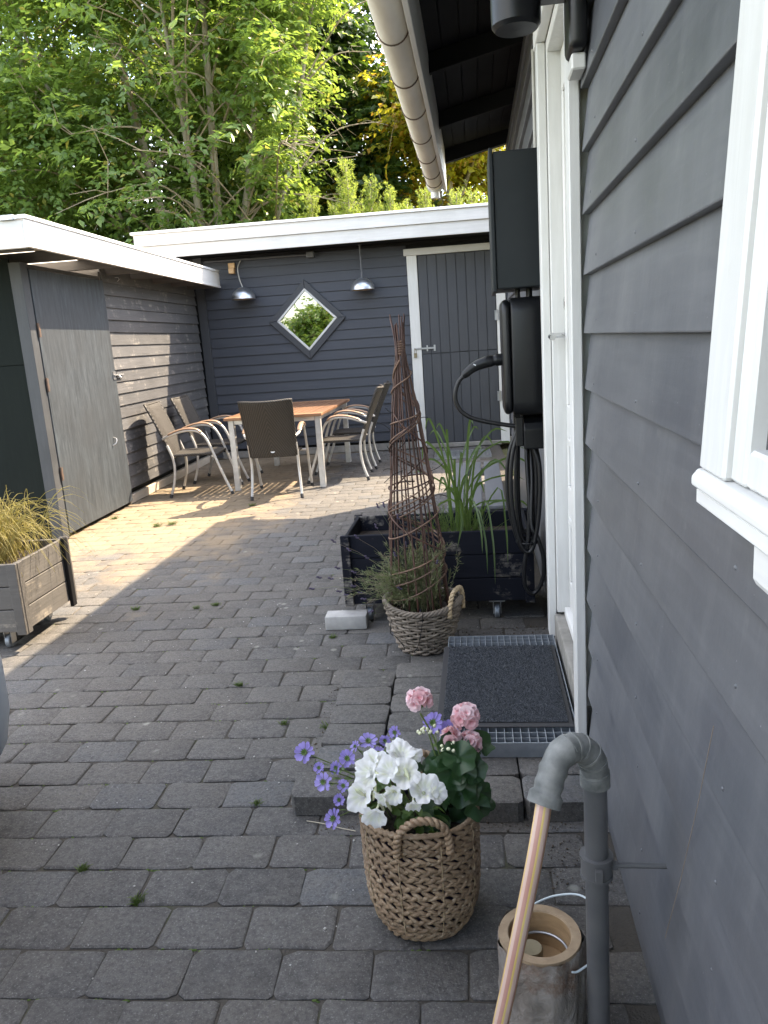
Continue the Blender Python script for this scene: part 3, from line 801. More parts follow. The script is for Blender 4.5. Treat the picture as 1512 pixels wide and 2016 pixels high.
bolt = MB().box(XL + 0.012, XL + 0.017, 7.19, 7.25, 1.215, 1.29).box(XL + 0.006, XL + 0.013, 7.29, 7.40, 1.225, 1.28).tube([(XL + 0.024, 7.19, 1.255), (XL + 0.024, 7.41, 1.253)], 0.007, 8).tube(smooth_path([(XL + 0.024, 7.30, 1.25), (XL + 0.045, 7.305, 1.225), (XL + 0.03, 7.31, 1.20)], 10), 0.004, 6)
lshed.part('bolt', bolt, 'metal', ld, smooth=40)
lshed.part('pull_handle', MB().tube(smooth_path([(XL + 0.011, 7.02, 0.69), (XL + 0.04, 7.015, 0.675), (XL + 0.042, 6.99, 0.64), (XL + 0.012, 6.975, 0.62)], 14), 0.005, 6), 'metal', ld, smooth=40)
lshed.part('lintel', MB().box(XL - 0.075, XL - 0.02, 5.95, 7.26, 2.126, 2.160), 'old_rafter', bevel=0.003)
lshed.part('inner_wall', MB().box(XL - 0.10, XL - 0.075, 5.95, 10.05, 0.0, 2.14), 'dark_void')
lshed.part('front_panel', MB().box(-5.4, XL - 0.092, 5.868, 5.884, 0.05, 1.405), 'green_ply', bevel=0.002)
lshed.part('front_panel', MB().box(-5.4, XL - 0.092, 5.862, 5.878, 1.408, 2.19), 'green_ply', bevel=0.002)
lshed.part('back_part', MB().box(-5.4, XL - 0.11, 5.89, 10.05, 0.0, 2.15), 'dark_void')
# roof: rafters under the overhang, fascias, metal edge, felt deck and two milky sheets
FX = -2.82
for y in (5.47, 6.14, 6.86, 7.42, 8.02, 8.62, 9.22, 9.78):
    lshed.part('rafter', MB().box(-4.30, FX - 0.024, y - 0.0225, y + 0.0225, 2.180, 2.262), 'old_rafter', bevel=0.003)
lshed.part('fascia', MB().box(FX - 0.022, FX, 5.385, 10.00, 2.212, 2.375), 'white_paint_y', bevel=0.003, label='white fascia along the side')
lshed.part('fascia', MB().box(-5.45, FX - 0.023, 5.388, 5.410, 2.208, 2.372), 'white_paint_x', bevel=0.003, label='white fascia over the front')
lshed.part('fascia_batten', MB().box(FX - 0.020, FX + 0.010, 5.376, 10.0, 2.190, 2.2105).box(-5.45, FX - 0.0205, 5.376, 5.408, 2.188, 2.2065), 'white_paint_y', bevel=0.002)
ed = lshed.part('roof_edge_strip', MB().box(FX - 0.05, FX + 0.012, 5.372, 10.0, 2.3765, 2.402).box(-5.45, FX - 0.051, 5.372, 5.44, 2.3755, 2.400), 'white_plastic', bevel=0.003)
lshed.part('strip_joint', MB().box(FX - 0.17, FX - 0.075, 5.366, 5.45, 2.372, 2.406), 'metal', ed, bevel=0.002)
lshed.part('roof_deck', MB().box(-5.45, FX - 0.024, 8.04, 10.0, 2.264, 2.29).box(-5.45, -4.20, 5.412, 8.039, 2.264, 2.29).box(-4.199, FX - 0.024, 5.412, 6.115, 2.264, 2.29).box(-3.17, FX - 0.024, 6.116, 8.039, 2.264, 2.29), 'bare_wood')
lshed.part('roof_sheet', MB().add([(-4.198, 6.118, 2.27), (-3.172, 6.118, 2.27), (-3.172, 8.037, 2.27), (-4.198, 8.037, 2.27)], [(0, 1, 2, 3)]), 'sheet')
lshed.part('hook', MB().tube(smooth_path([(XL + 0.01, 7.55, 2.165), (XL + 0.04, 7.55, 2.165), (XL + 0.05, 7.55, 2.145), (XL + 0.03, 7.55, 2.13)], 10), 0.003, 6), 'metal')

# ---------------------------------------------------------------- the back shed (yard frame)
YB = 10.10
bshed = Thing('garden_shed', 'blue-grey board shed across the back with diamond window and flat white-edged roof', 'shed', at=(-1.3, 10.1, 0), yard=True)
zz = 2.297 + 0.1207 * 2
bz = []
while zz > 0.09:
    bz.append(zz); zz -= 0.1207
for z0 in bz:
    for (x0, x1) in ((-3.055, -0.462), (0.745, 2.4)):
        Y = YB + random.uniform(-.002, .002)
        z1 = z0 + random.uniform(-.002, .002)
        prof = [(Y, z1), (Y + 0.02, z1), (Y + 0.038, z1 + 0.142), (Y + 0.018, z1 + 0.142)]
        bshed.part('siding_board', MB().prism(prof, 0, x0, x1), 'shed_paint', bevel=0.0018)
bshed.part('wall_core', MB().box(-5.2, 3.0, YB + 0.045, 13.0, 0.0, 2.60), 'dark_void')
bshed.part('corner_board', MB().box(-3.165, -3.057, YB - 0.015, YB + 0.03, 0.02, 2.60), 'shed_paint_v', bevel=0.003)
bshed.part('plinth', MB().box(-3.16, 2.5, YB + 0.012, YB + 0.044, 0.0, 0.09), 'concrete', bevel=0.004)
# door of upright boards, in two halves
bshed.part('door_casing', MB().box(-0.458, -0.333, YB - 0.030, YB + 0.03, 0.02, 2.405), 'white_paint', bevel=0.003, label='left white casing of the shed door')
bshed.part('door_casing', MB().box(0.628, 0.740, YB - 0.030, YB + 0.03, 0.02, 2.405), 'white_paint', bevel=0.003, label='right white casing of the shed door')
bshed.part('door_casing', MB().box(-0.492, 0.765, YB - 0.038, YB + 0.03, 2.4065, 2.487), 'white_paint_x', bevel=0.003, label='white head casing of the shed door')
bd = bshed.part('door', MB().box(-0.330, 0.625, YB + 0.004, YB + 0.03, 0.055, 2.402), 'shed_paint_v', label='double board door of grey upright planks')
np_ = 8
for i in range(np_):
    pw = 0.950 / np_
    x0 = -0.328 + i * pw
    for (z0, z1) in ((0.06, 1.196), (1.204, 2.40)):
        bshed.part('plank', MB().box(x0 + 0.0025, x0 + pw - 0.0025, YB - 0.012, YB + 0.0038, z0, z1), 'shed_paint_v', bd, bevel=0.004)
la = MB().box(-0.425, -0.17, YB - 0.024, YB - 0.0185, 1.262, 1.285).box(-0.268, -0.250, YB - 0.030, YB - 0.0125, 1.235, 1.31).box(-0.178, -0.155, YB - 0.022, YB - 0.0125, 1.235, 1.31)
bshed.part('latch', la.xform(lambda p: (p[0], p[1] - (0.020 if p[0] < -0.3 else 0), p[2])), 'metal', bd, bevel=0.002)
pk = MB().box(-0.432, -0.392, YB - 0.062, YB - 0.044, 1.165, 1.222).tube(smooth_path([(-0.424, YB - 0.053, 1.222), (-0.424, YB - 0.053, 1.262), (-0.412, YB - 0.053, 1.275), (-0.400, YB - 0.053, 1.262), (-0.400, YB - 0.053, 1.222)], 16), 0.004, 6)
bshed.part('padlock', pk, 'brass_candle', bd, bevel=0.002)
for z in (1.62, 0.62):
    bshed.part('hinge', MB().tube([(0.632, YB - 0.036, z - 0.07), (0.632, YB - 0.036, z + 0.07)], 0.008, 8).box(0.60, 0.66, YB - 0.034, YB - 0.0305, z - 0.06, z + 0.06), 'metal', bd)
bshed.part('door_step', MB().box(-0.33, 0.63, YB - 0.05, YB + 0.0, 0.0, 0.055), 'concrete', bevel=0.006)
# diamond window
wc = (-1.765, 1.730)
R_out, R_mid, R_in = 0.495, 0.388, 0.352
dw = bshed.part('window', MB().prism([(wc[0] + R_mid * c, wc[1] + R_mid * s_) for c, s_ in ((1, 0), (0, 1), (-1, 0), (0, -1))], 1, YB - 0.004, YB + 0.01), 'dark_void', label='diamond shaped window with grey surround and white frame')
dirs = [(1, 0), (0, 1), (-1, 0), (0, -1)]
for q in range(4):
    a, b = dirs[q], dirs[(q + 1) % 4]
    g_ = 0.004
    def quad(r0, r1, d0, d1, nm, mt, bv):
        e = (a[0] + b[0], a[1] + b[1])
        sh = (e[0] * 0, e[1] * 0)
        P = [(wc[0] + a[0] * r0, wc[1] + a[1] * r0), (wc[0] + a[0] * r1, wc[1] + a[1] * r1), (wc[0] + b[0] * r1, wc[1] + b[1] * r1), (wc[0] + b[0] * r0, wc[1] + b[1] * r0)]
        m = (sum(p[0] for p in P) / 4, sum(p[1] for p in P) / 4)
        P = [(p[0] + (m[0] - p[0]) * 0.006, p[1] + (m[1] - p[1]) * 0.006) for p in P]
        bshed.part(nm, MB().prism(P, 1, d0, d1), mt, dw, bevel=bv)
    quad(R_mid, R_out, YB - 0.030, YB - 0.004, 'surround_board', 'shed_paint_v', 0.003)
    quad(R_in, R_mid, YB - 0.040, YB - 0.006, 'frame_piece', 'white_paint', 0.003)
bshed.part('pane', MB().prism([(wc[0] + (R_in + 0.006) * c, wc[1] + (R_in + 0.006) * s_) for c, s_ in dirs], 1, YB - 0.014, YB - 0.009), 'mirror', dw)
# flat roof
FY = 9.60
bshed.part('fascia', MB().box(-3.68, 3.2, FY, FY + 0.024, 2.557, 2.700), 'white_paint_x', bevel=0.003, label='lower white fascia board')
bshed.part('fascia', MB().box(-3.70, 3.2, FY - 0.022, FY + 0.022, 2.702, 2.835), 'white_paint_x', bevel=0.003, label='upper white fascia board')
bshed.part('roof_edge_strip', MB().box(-3.73, 3.2, FY - 0.045, FY + 0.06, 2.8365, 2.868), 'white_plastic', bevel=0.004)
bshed.part('side_fascia', MB().box(-3.68, -3.655, FY + 0.025, 13.2, 2.557, 2.834), 'white_paint_y', bevel=0.003)
for i in range(5):
    bshed.part('soffit_board', MB().box(-3.65, 3.1, FY + 0.027 + i * 0.099, FY + 0.027 + i * 0.099 + 0.094, 2.575, 2.592), 'black_wood', bevel=0.003)
bshed.part('roof_deck', MB().box(-3.65, 3.2, FY + 0.061, 13.2, 2.80, 2.862), 'roof_felt')
bshed.part('wall_rail', MB().box(-3.05, 2.4, YB - 0.022, YB - 0.003, 2.535, 2.573), 'black_wood', bevel=0.003)
cd = bshed.part('conduit', MB().tube([(-3.0, YB - 0.034, 2.522), (-1.70, YB - 0.034, 2.512)], 0.011, 8), 'conduit', smooth=40)
bshed.part('junction_box', MB().box(-1.70, -1.60, YB - 0.075, YB - 0.012, 2.475, 2.545), 'conduit', cd, bevel=0.006, seg=2)

# lamps on the back shed
def dome_lamp(x, zc, label, swan):
    L = Thing('wall_lamp', label, 'lamp', at=(x, YB - 0.16, zc), yard=True, group='zinc dome lamps on the back shed')
    n = 28
    out = [(0.148 * math.cos(a), 0.148 * math.sin(a) * 0.98) for a in np.linspace(0, math.pi / 2 * 0.97, 10)]
    L.part('shade', MB().lathe(out + [(0.006, 0.148)], n, (x, YB - 0.16, zc)), 'galv_lamp', smooth=True)
    L.part('shade_lining', MB().lathe([(r * 0.975, z * 0.97) for r, z in out], n, (x, YB - 0.16, zc)), 'copper_in', smooth=True)
    L.part('rim', MB().tube([(x + 0.148 * math.cos(a), YB - 0.16 + 0.148 * math.sin(a), zc) for a in np.linspace(0, 2 * math.pi, 32, endpoint=False)], 0.003, 6, closed=True), 'galv_lamp', smooth=True)
    if swan:
        L.part('cable', MB().tube(smooth_path([(x + 0.0, YB - 0.16, zc + 0.145), (x - 0.03, YB - 0.15, zc + 0.24), (x - 0.055, YB - 0.10, zc + 0.36), (x - 0.05, YB - 0.05, zc + 0.43), (x - 0.025, YB - 0.028, zc + 0.475)], 24), 0.0075, 8), 'white_cable', smooth=True)
    else:
        L.part('stem', MB().tube([(x, YB - 0.16, zc + 0.14), (x - 0.002, YB - 0.16, zc + 0.535)], 0.0105, 10).box(x - 0.02, x + 0.02, YB - 0.18, YB - 0.14, zc + 0.525, zc + 0.5355), 'conduit', smooth=40)
dome_lamp(-2.52, 2.030, 'left zinc dome lamp on a pale cable', True)
dome_lamp(-1.012, 2.035, 'right zinc dome lamp hanging on a straight grey stem', False)
tb = MB().box(-2.705, -2.625, YB - 0.055, YB - 0.002, 2.425, 2.485).box(-2.702, -2.632, YB - 0.075, YB - 0.002, 2.355, 2.423)
single('socket_box', tb, 'orange_box', 'small pale orange box on the wall beside the left lamp', 'box', at=(-2.665, 10.07, 2.36), yard=True, bevel=0.006, seg=2)

# ---------------------------------------------------------------- things fixed to the house
wlp = Thing('wall_lamp', 'black cylinder lamp on the house wall above the door', 'lamp', at=(0.29, 2.24, 2.12))
wlp.part('back_plate', MB().box(0.258, 0.304, 2.165, 2.295, 2.075, 2.42), 'black_plastic', bevel=0.018, seg=3, smooth=40)
wlp.part('arm', MB().box(0.19, 0.262, 2.205, 2.255, 2.205, 2.245), 'black_plastic', bevel=0.006, seg=2)
wlp.part('shade', MB().lathe([(0.0, 0.0), (0.054, 0.002), (0.062, 0.012), (0.063, 0.03), (0.063, 0.30), (0.0, 0.30)], 32, (0.133, 2.23, 2.148)), 'black_plastic', smooth=35)

wlp.part('bracket', MB().box(0.266, 0.302, 2.20, 2.295, 2.035, 2.074), 'white_paint', bevel=0.004)

cab = Thing('electrical_cabinet', 'tall dark steel cabinet on the house wall above the charger', 'cabinet', at=(0.30, 3.7, 1.575))
cab.part('body', MB().box(0.098, 0.302, 3.50, 3.86, 1.583, 2.135), 'cabinet', bevel=0.006, seg=2)
cab.part('door', MB().box(0.080, 0.097, 3.492, 3.868, 1.572, 2.148), 'cabinet', bevel=0.004, seg=2)
cab.part('conduit', MB().tube([(0.287, 3.66, 2.13), (0.287, 3.66, 2.55)], 0.010, 10), 'white_cable', smooth=40)
cab.part('cable_gland', MB().tube([(0.24, 3.62, 1.584), (0.24, 3.62, 1.54)], 0.014, 10).tube([(0.19, 3.62, 1.584), (0.19, 3.62, 1.545)], 0.011, 10), 'black_plastic', smooth=40)

chg = Thing('car_charger', 'black rounded charging box on the house wall under the cabinet', 'charger', at=(0.29, 3.65, 1.03))
def rrect(y0, y1, z0, z1, r, n=6):
    P = []
    for cy, cz, a0 in ((y1 - r, z1 - r, 0), (y0 + r, z1 - r, 90), (y0 + r, z0 + r, 180), (y1 - r, z0 + r, 270)):
        for i in range(n + 1):
            a = rad(a0 + 90 * i / n); P.append((cy + r * math.cos(a), cz + r * math.sin(a)))
    return P
chg.part('body', MB().prism(rrect(3.47, 3.83, 1.035, 1.545, 0.065), 0, 0.150, 0.288), 'black_plastic', bevel=0.010, seg=2, smooth=35)
chg.part('front_cover', MB().prism(rrect(3.476, 3.824, 1.041, 1.539, 0.062), 0, 0.112, 0.149), 'black_plastic', bevel=0.022, seg=4, smooth=40)
chg.part('wall_plate', MB().box(0.2885, 0.303, 3.50, 3.80, 1.06, 1.52), 'black_plastic', bevel=0.004)
# plug and cable
plug = Thing('charging_cable', 'thick black charging cable plugged into the charger and coiled below it', 'cable', at=(0.2, 3.62, 0.18))
pp = smooth_path([(0.118, 3.60, 1.283), (0.085, 3.60, 1.282), (0.062, 3.60, 1.279), (0.04, 3.60, 1.276), (0.0, 3.60, 1.264), (-0.035, 3.60, 1.245), (-0.066, 3.60, 1.218)], 24)
pr = np.interp(np.linspace(0, 1, len(pp)), [0, .18, .22, .34, .5, .75, .92, 1], [.026, .027, .022, .026, .0265, .022, .019, .013])
pg = plug.part('plug', MB().tube(pp, pr, 14), 'black_plastic', smooth=40)
plug.part('mark', MB().obox((-0.012, 3.578, 1.268), (0.012, 0.002, 0.005), Matrix.Rotation(rad(28), 3, 'Y')), 'white_plastic', pg)
cw = [(-0.062, 3.60, 1.222), (-0.088, 3.60, 1.195), (-0.104, 3.60, 1.150), (-0.104, 3.60, 1.108), (-0.082, 3.60, 1.062), (-0.035, 3.60, 1.028), (0.04, 3.60, 1.005), (0.13, 3.605, 0.985), (0.19, 3.60, 0.972), (0.212, 3.60, 0.93)]
# coil: loops over the hook
loops = [(0.135, 0.262, 0.40, 3.585), (0.158, 0.250, 0.43, 3.62), (0.122, 0.268, 0.385, 3.655), (0.170, 0.243, 0.46, 3.69)]
for (xa, xb, zb, y) in loops:
    cw += [(xb, y, 0.80), (xb - 0.004, y, 0.58), ((xa + xb) / 2 + 0.025, y + .005, zb), ((xa + xb) / 2 - 0.025, y + .008, zb + .01), (xa, y + 0.01, 0.60), (xa + 0.004, y + 0.012, 0.82), (0.185, y + 0.015, 0.972), (0.222, y + 0.02, 0.965)]
cw += [(0.232, 3.64, 0.75), (0.222, 3.60, 0.52), (0.245, 3.59, 0.46), (0.272, 3.59, 0.36), (0.274, 3.60, 0.27), (0.245, 3.61, 0.19), (0.212, 3.61, 0.172), (0.184, 3.61, 0.215), (0.184, 3.61, 0.31), (0.206, 3.61, 0.44), (0.215, 3.62, 0.62), (0.212, 3.66, 0.86), (0.24, 3.72, 1.00), (0.25, 3.73, 1.05)]
plug.part('cable', MB().tube(smooth_path(cw, 420), 0.0102, 9), 'cable', smooth=True)
plug.part('cable_tie', MB().tube([(0.205 + 0.052 * math.cos(a), 3.64 + 0.062 * math.sin(a), 0.425) for a in np.linspace(0, 2 * math.pi, 20, endpoint=False)], 0.006, 6, closed=True), 'black_plastic', smooth=True)
hk = Thing('cable_holder', 'black plastic cable holder on the house wall under the charger', 'holder', at=(0.29, 3.66, 0.87))
hk.part('plate', MB().prism([(3.56 + 0.0, 0.875), (3.78, 0.875), (3.78, 0.96)] + [(3.67 + 0.11 * math.cos(a), 0.96 + 0.075 * math.sin(a)) for a in np.linspace(0.1, math.pi - 0.1, 9)] + [(3.56, 0.96)], 0, 0.196, 0.302), 'black_plastic', bevel=0.006, seg=2)
hk.part('lip', MB().box(0.160, 0.1955, 3.565, 3.585, 0.89, 1.025), 'black_plastic', bevel=0.004)
hk.part('lip', MB().box(0.160, 0.1955, 3.75, 3.77, 0.89, 1.02), 'black_plastic', bevel=0.004)

# grating step and door mat
gr = Thing('grating_step', 'galvanised metal grating step at the house door', 'step', at=(0.05, 2.75, 0.069))
GX0, GX1, GY0, GY1, GZ0, GZ1 = -0.172, 0.278, 2.288, 3.205, 0.0705, 0.121
gr.part('frame', MB().box(GX0, GX1, GY0, GY0 + 0.004, GZ0, GZ1).box(GX0, GX1, GY1 - 0.004, GY1, GZ0, GZ1).box(GX0, GX0 + 0.004, GY0 + .0041, GY1 - .0041, GZ0, GZ1).box(GX1 - 0.004, GX1, GY0 + .0041, GY1 - .0041, GZ0, GZ1), 'grate_metal')
nb = 16
barx = MB().box(-0.00125, 0.00125, GY0 + 0.0045, GY1 - 0.0045, GZ1 - 0.030, GZ1 - 0.0012).mesh('bar', MAT['grate_metal'], (0, 2.75, 0.069))
for i in range(1, nb + 1):
    link('bar', barx, gr.o, (GX0 + (GX1 - GX0) * i / (nb + 1) - 0.05, 0, 0))
bary = MB().box(GX0 + 0.0045 - 0.05, GX1 - 0.0045 - 0.05, -0.00125, 0.00125, GZ1 - 0.032 - 0.069, GZ1 - 0.0024 - 0.069).mesh('cross_bar', MAT['grate_metal'])
nbar = 24
for i in range(1, nbar + 1):
    link('cross_bar', bary, gr.o, (0, GY0 + (GY1 - GY0) * i / (nbar + 1) - 2.75, 0))
dm = Thing('door_mat', 'dark grey bristle door mat lying on the metal grating', 'mat', at=(0.04, 2.72, 0.122))
M_X0, M_X1, M_Y0, M_Y1 = -0.186, 0.268, 2.385, 3.075
dm.part('rubber_border', MB().box(M_X0, M_X1, M_Y0, M_Y1, 0.1218, 0.1268), 'rubber', bevel=0.002)
nx, ny = 60, 90
X = np.linspace(M_X0 + 0.022, M_X1 - 0.016, nx); Y = np.linspace(M_Y0 + 0.026, M_Y1 - 0.012, ny)
dm.part('pile_base', MB().box(X[0], X[-1], Y[0], Y[-1], 0.127, 0.1325), 'mat', bevel=0.002)
nf = 26000
P = np.stack([rng.uniform(X[0], X[-1], nf), rng.uniform(Y[0], Y[-1], nf), np.full(nf, 0.1322)], 1) - np.array([0.04, 2.72, 0.122])
ang = rng.uniform(0, 2 * math.pi, nf); w = 0.0011
d1 = np.stack([np.cos(ang), np.sin(ang), np.zeros(nf)], 1) * w
tip = P + np.stack([rng.normal(0, .0025, nf), rng.normal(0, .0025, nf), rng.uniform(.003, .0065, nf)], 1)
V = np.stack([P - d1, P + d1, tip], 1).reshape(-1, 3)
link('bristles', npmesh('bristles', V, np.arange(nf * 3).reshape(-1, 3), MAT['mat']), dm.o)['kind'] = 'stuff'
# second grating in front of the back shed door
fg = Thing('floor_grating', 'pale floor grating set before the back shed door', 'grating', at=(0.10, 9.28, 0.0), yard=True)
fg.part('frame', MB().box(-0.22, 0.45, 9.03, 9.04, 0.004, 0.026).box(-0.22, 0.45, 9.54, 9.55, 0.004, 0.026).box(-0.22, -0.21, 9.041, 9.539, 0.004, 0.026).box(0.44, 0.45, 9.041, 9.539, 0.004, 0.026), 'metal')
b1 = MB().box(-0.004, 0.004, -0.249, 0.249, 0.006, 0.025).mesh('bar', MAT['metal'])
for i in range(1, 16): link('bar', b1, fg.o, (-0.32 + 0.67 * i / 16 - 0.0, 0.01, 0))
b2 = MB().box(-0.329, 0.329, -0.004, 0.004, 0.006, 0.0235).mesh('cross_bar', MAT['metal'])
for i in range(1, 9): link('cross_bar', b2, fg.o, (0.015, -0.24 + 0.5 * i / 9, 0))

# ---------------------------------------------------------------- table and chairs (yard frame)
tbl = Thing('garden_table', 'rectangular teak slat table with pale metal legs', 'table', at=(-1.735, 8.48, 0), yard=True, rz=rad(-2.2), local=True)
TX, TY, TZ = 0.50, 0.875, 0.752
for sx in (-1, 1):
    for sy in (-1, 1):
        tbl.part('leg', MB().box(sx * 0.445 - 0.029, sx * 0.445 + 0.029, sy * 0.79 - 0.029, sy * 0.79 + 0.029, 0.0, TZ - 0.03), 'alu', bevel=0.005, seg=2)
tbl.part('apron', MB().box(-0.415, 0.415, -0.81, -0.785, TZ - 0.075, TZ - 0.03).box(-0.415, 0.415, 0.785, 0.81, TZ - 0.075, TZ - 0.03).box(-0.46, -0.435, -0.76, 0.76, TZ - 0.075, TZ - 0.03).box(0.435, 0.46, -0.76, 0.76, TZ - 0.075, TZ - 0.03), 'alu', bevel=0.003)
tbl.part('end_board', MB().box(-TX, TX, -TY, -TY + 0.105, TZ - 0.028, TZ), 'teak_x', bevel=0.004, seg=2)
tbl.part('end_board', MB().box(-TX, TX, TY - 0.105, TY, TZ - 0.028, TZ), 'teak_x', bevel=0.004, seg=2)
for sx in (-1, 1):
    a, b = sorted((sx * TX, sx * (TX - 0.075)))
    tbl.part('side_board', MB().box(a, b, -TY + 0.106, TY - 0.106, TZ - 0.028, TZ), 'teak_y', bevel=0.004, seg=2)
ns = 13
for i in range(ns):
    pw = 0.846 / ns
    x0 = -0.423 + i * pw
    tbl.part('slat', MB().box(x0 + 0.0065, x0 + pw - 0.0065, -TY + 0.106, TY - 0.106, TZ - 0.013, TZ - 0.001), 'teak_y', bevel=0.003)
tbl.part('centre_rail', MB().box(-0.42, 0.42, -0.03, 0.03, TZ - 0.05, TZ - 0.0135), 'alu')

def build_chair(label, place, rz):
    c = Thing('garden_chair', label, 'chair', at=(0, 0, 0), local=True, group='woven garden chairs round the table')
    c.o.location = wd(place); c.o.rotation_euler = (0, 0, A + rz)
    for s_ in (-1, 1):
        x = s_ * 0.225
        leg = smooth_path([(x * 1.07, -0.25, 0.012), (x * 1.03, -0.205, 0.15), (x, -0.185, 0.29), (x, -0.195, 0.41), (x, -0.235, 0.53)], 24)
        l = c.part('rear_leg', MB().tube(leg, 0.0135, 10), 'alu', smooth=40)
        c.part('foot_cap', MB().tube([(x * 1.075, -0.254, 0.0), (x * 1.06, -0.242, 0.035)], 0.0165, 10), 'rubber', l, smooth=40)
        xa = s_ * 0.262
        arm = smooth_path([(s_ * 0.232, -0.265, 0.595), (xa, -0.20, 0.622), (xa, -0.10, 0.655), (xa, 0.0, 0.668), (xa, 0.09, 0.655), (xa, 0.155, 0.605), (xa, 0.205, 0.50), (xa, 0.26, 0.335), (xa, 0.325, 0.15), (xa, 0.378, 0.012)], 54)
        a = c.part('arm_and_front_leg', MB().tube(arm, 0.0135, 10), 'alu', smooth=40)
        c.part('foot_cap', MB().tube([(xa, 0.382, 0.0), (xa, 0.371, 0.035)], 0.0165, 10), 'rubber', a, smooth=40)
        rest_ = smooth_path([(xa, -0.205, 0.634), (xa, -0.10, 0.671), (xa, 0.0, 0.685), (xa, 0.085, 0.674), (xa, 0.135, 0.640)], 20)
        c.part('armrest', MB().tube(rest_, [0.012] + [0.0235] * (len(rest_) - 2) + [0.012], 10, squash=0.52), 'teak_arm', smooth=45)
    # seat: dished woven panel with rounded front
    nu, nv = 13, 11
    m = MB()
    def seat_pt(u, v, top):
        x = (u - 0.5) * 0.43
        y = -0.205 + v * 0.46
        z = 0.432 - 0.018 * math.sin(math.pi * u) * math.sin(math.pi * min(1, v * 1.05)) - 0.030 * max(0, v - 0.85) / 0.15 * 0.6
        return (x, y, z if top else z - 0.026)
    V = [seat_pt(i / (nu - 1), j / (nv - 1), True) for j in range(nv) for i in range(nu)] + [seat_pt(i / (nu - 1), j / (nv - 1), False) for j in range(nv) for i in range(nu)]
    F = []
    o_ = nu * nv
    for j in range(nv - 1):
        for i in range(nu - 1):
            q = j * nu + i
            F.append((q, q + 1, q + nu + 1, q + nu)); F.append((o_ + q, o_ + q + nu, o_ + q + nu + 1, o_ + q + 1))
    for i in range(nu - 1):
        F.append((i + 1, i, o_ + i, o_ + i + 1)); q = (nv - 1) * nu + i; F.append((q, q + 1, o_ + q + 1, o_ + q))
    for j in range(nv - 1):
        q = j * nu; F.append((q, q + nu, o_ + q + nu, o_ + q)); q = j * nu + nu - 1; F.append((q + nu, q, o_ + q, o_ + q + nu))
    st = c.part('seat', m.add(V, F), 'wicker', bevel=0.006, seg=2, smooth=50)
    c.part('seat_frame', MB().tube([(-0.225, -0.19, 0.405), (0.225, -0.19, 0.405)], 0.011, 8).tube([(-0.255, 0.215, 0.40), (0.255, 0.215, 0.40)], 0.011, 8), 'alu', smooth=40)
    # back: curved woven panel
    nu, nv = 13, 13
    def back_pt(u, v, front):
        wdt = 0.43 + 0.045 * v
        x = (u - 0.5) * wdt
        cur = 0.040 * (1 - (2 * u - 1) ** 2)
        z = 0.395 + 0.545 * v - 0.012 * (1 - (2 * u - 1) ** 2) * v
        y = -0.185 - 0.205 * v ** 1.15 - cur * (0.4 + 0.6 * v)
        return (x, y + (0.0 if front else -0.022), z)
    V = [back_pt(i / (nu - 1), j / (nv - 1), True) for j in range(nv) for i in range(nu)] + [back_pt(i / (nu - 1), j / (nv - 1), False) for j in range(nv) for i in range(nu)]
    F = []
    o_ = nu * nv
    for j in range(nv - 1):
        for i in range(nu - 1):
            q = j * nu + i
            F.append((q, q + nu, q + nu + 1, q + 1)); F.append((o_ + q, o_ + q + 1, o_ + q + nu + 1, o_ + q + nu))
    for i in range(nu - 1):
        F.append((i, i + 1, o_ + i + 1, o_ + i)); q = (nv - 1) * nu + i; F.append((q + 1, q, o_ + q, o_ + q + 1))
    for j in range(nv - 1):
        q = j * nu; F.append((q + nu, q, o_ + q, o_ + q + nu)); q = j * nu + nu - 1; F.append((q, q + nu, o_ + q + nu, o_ + q))
    bk = c.part('backrest', MB().add(V, F), 'wicker', bevel=0.006, seg=2, smooth=50)
    edge = [back_pt(0, v, True) for v in np.linspace(0.02, 1, 10)] + [back_pt(u, 1, True) for u in np.linspace(0.08, 0.92, 12)] + [back_pt(1, v, True) for v in np.linspace(1, 0.02, 10)]
    c.part('edge_roll', MB().tube([(p[0] * 1.005, p[1] - 0.011, p[2] + 0.002) for p in edge], 0.0135, 8), 'wicker', bk, smooth=True)
    lb = MB().lathe([(0.0, 0.0), (0.020, 0.0), (0.020, 0.002)], 14).xform(lambda p: (p[0], back_pt(0.5, 0.11, False)[1] - 0.001 - p[2], back_pt(0.5, 0.11, False)[2] + p[1] * 0.6))
    c.part('badge', lb, 'white_plastic', bk)
    return c
ch = build_chair('garden chair at the near end of the table, its back to the camera', (-1.70, 7.40, 0), rad(3))
def chair_copy(label, place, rz):
    o = copy_tree(ch.o); o.location = wd(place); o.rotation_euler = (0, 0, A + rz); o['label'] = label
    return o
chair_copy('front of the two garden chairs by the lit left shed wall', (-2.615, 7.75, 0), rad(-86))
chair_copy('rear of the two garden chairs on the left, near the shed corner', (-2.60, 8.50, 0), rad(-92))
chair_copy('front of the two garden chairs on the right side of the table', (-1.14, 8.17, 0), rad(91))
chair_copy('rear right garden chair in the shade next to the shed wall', (-1.11, 8.84, 0), rad(90))

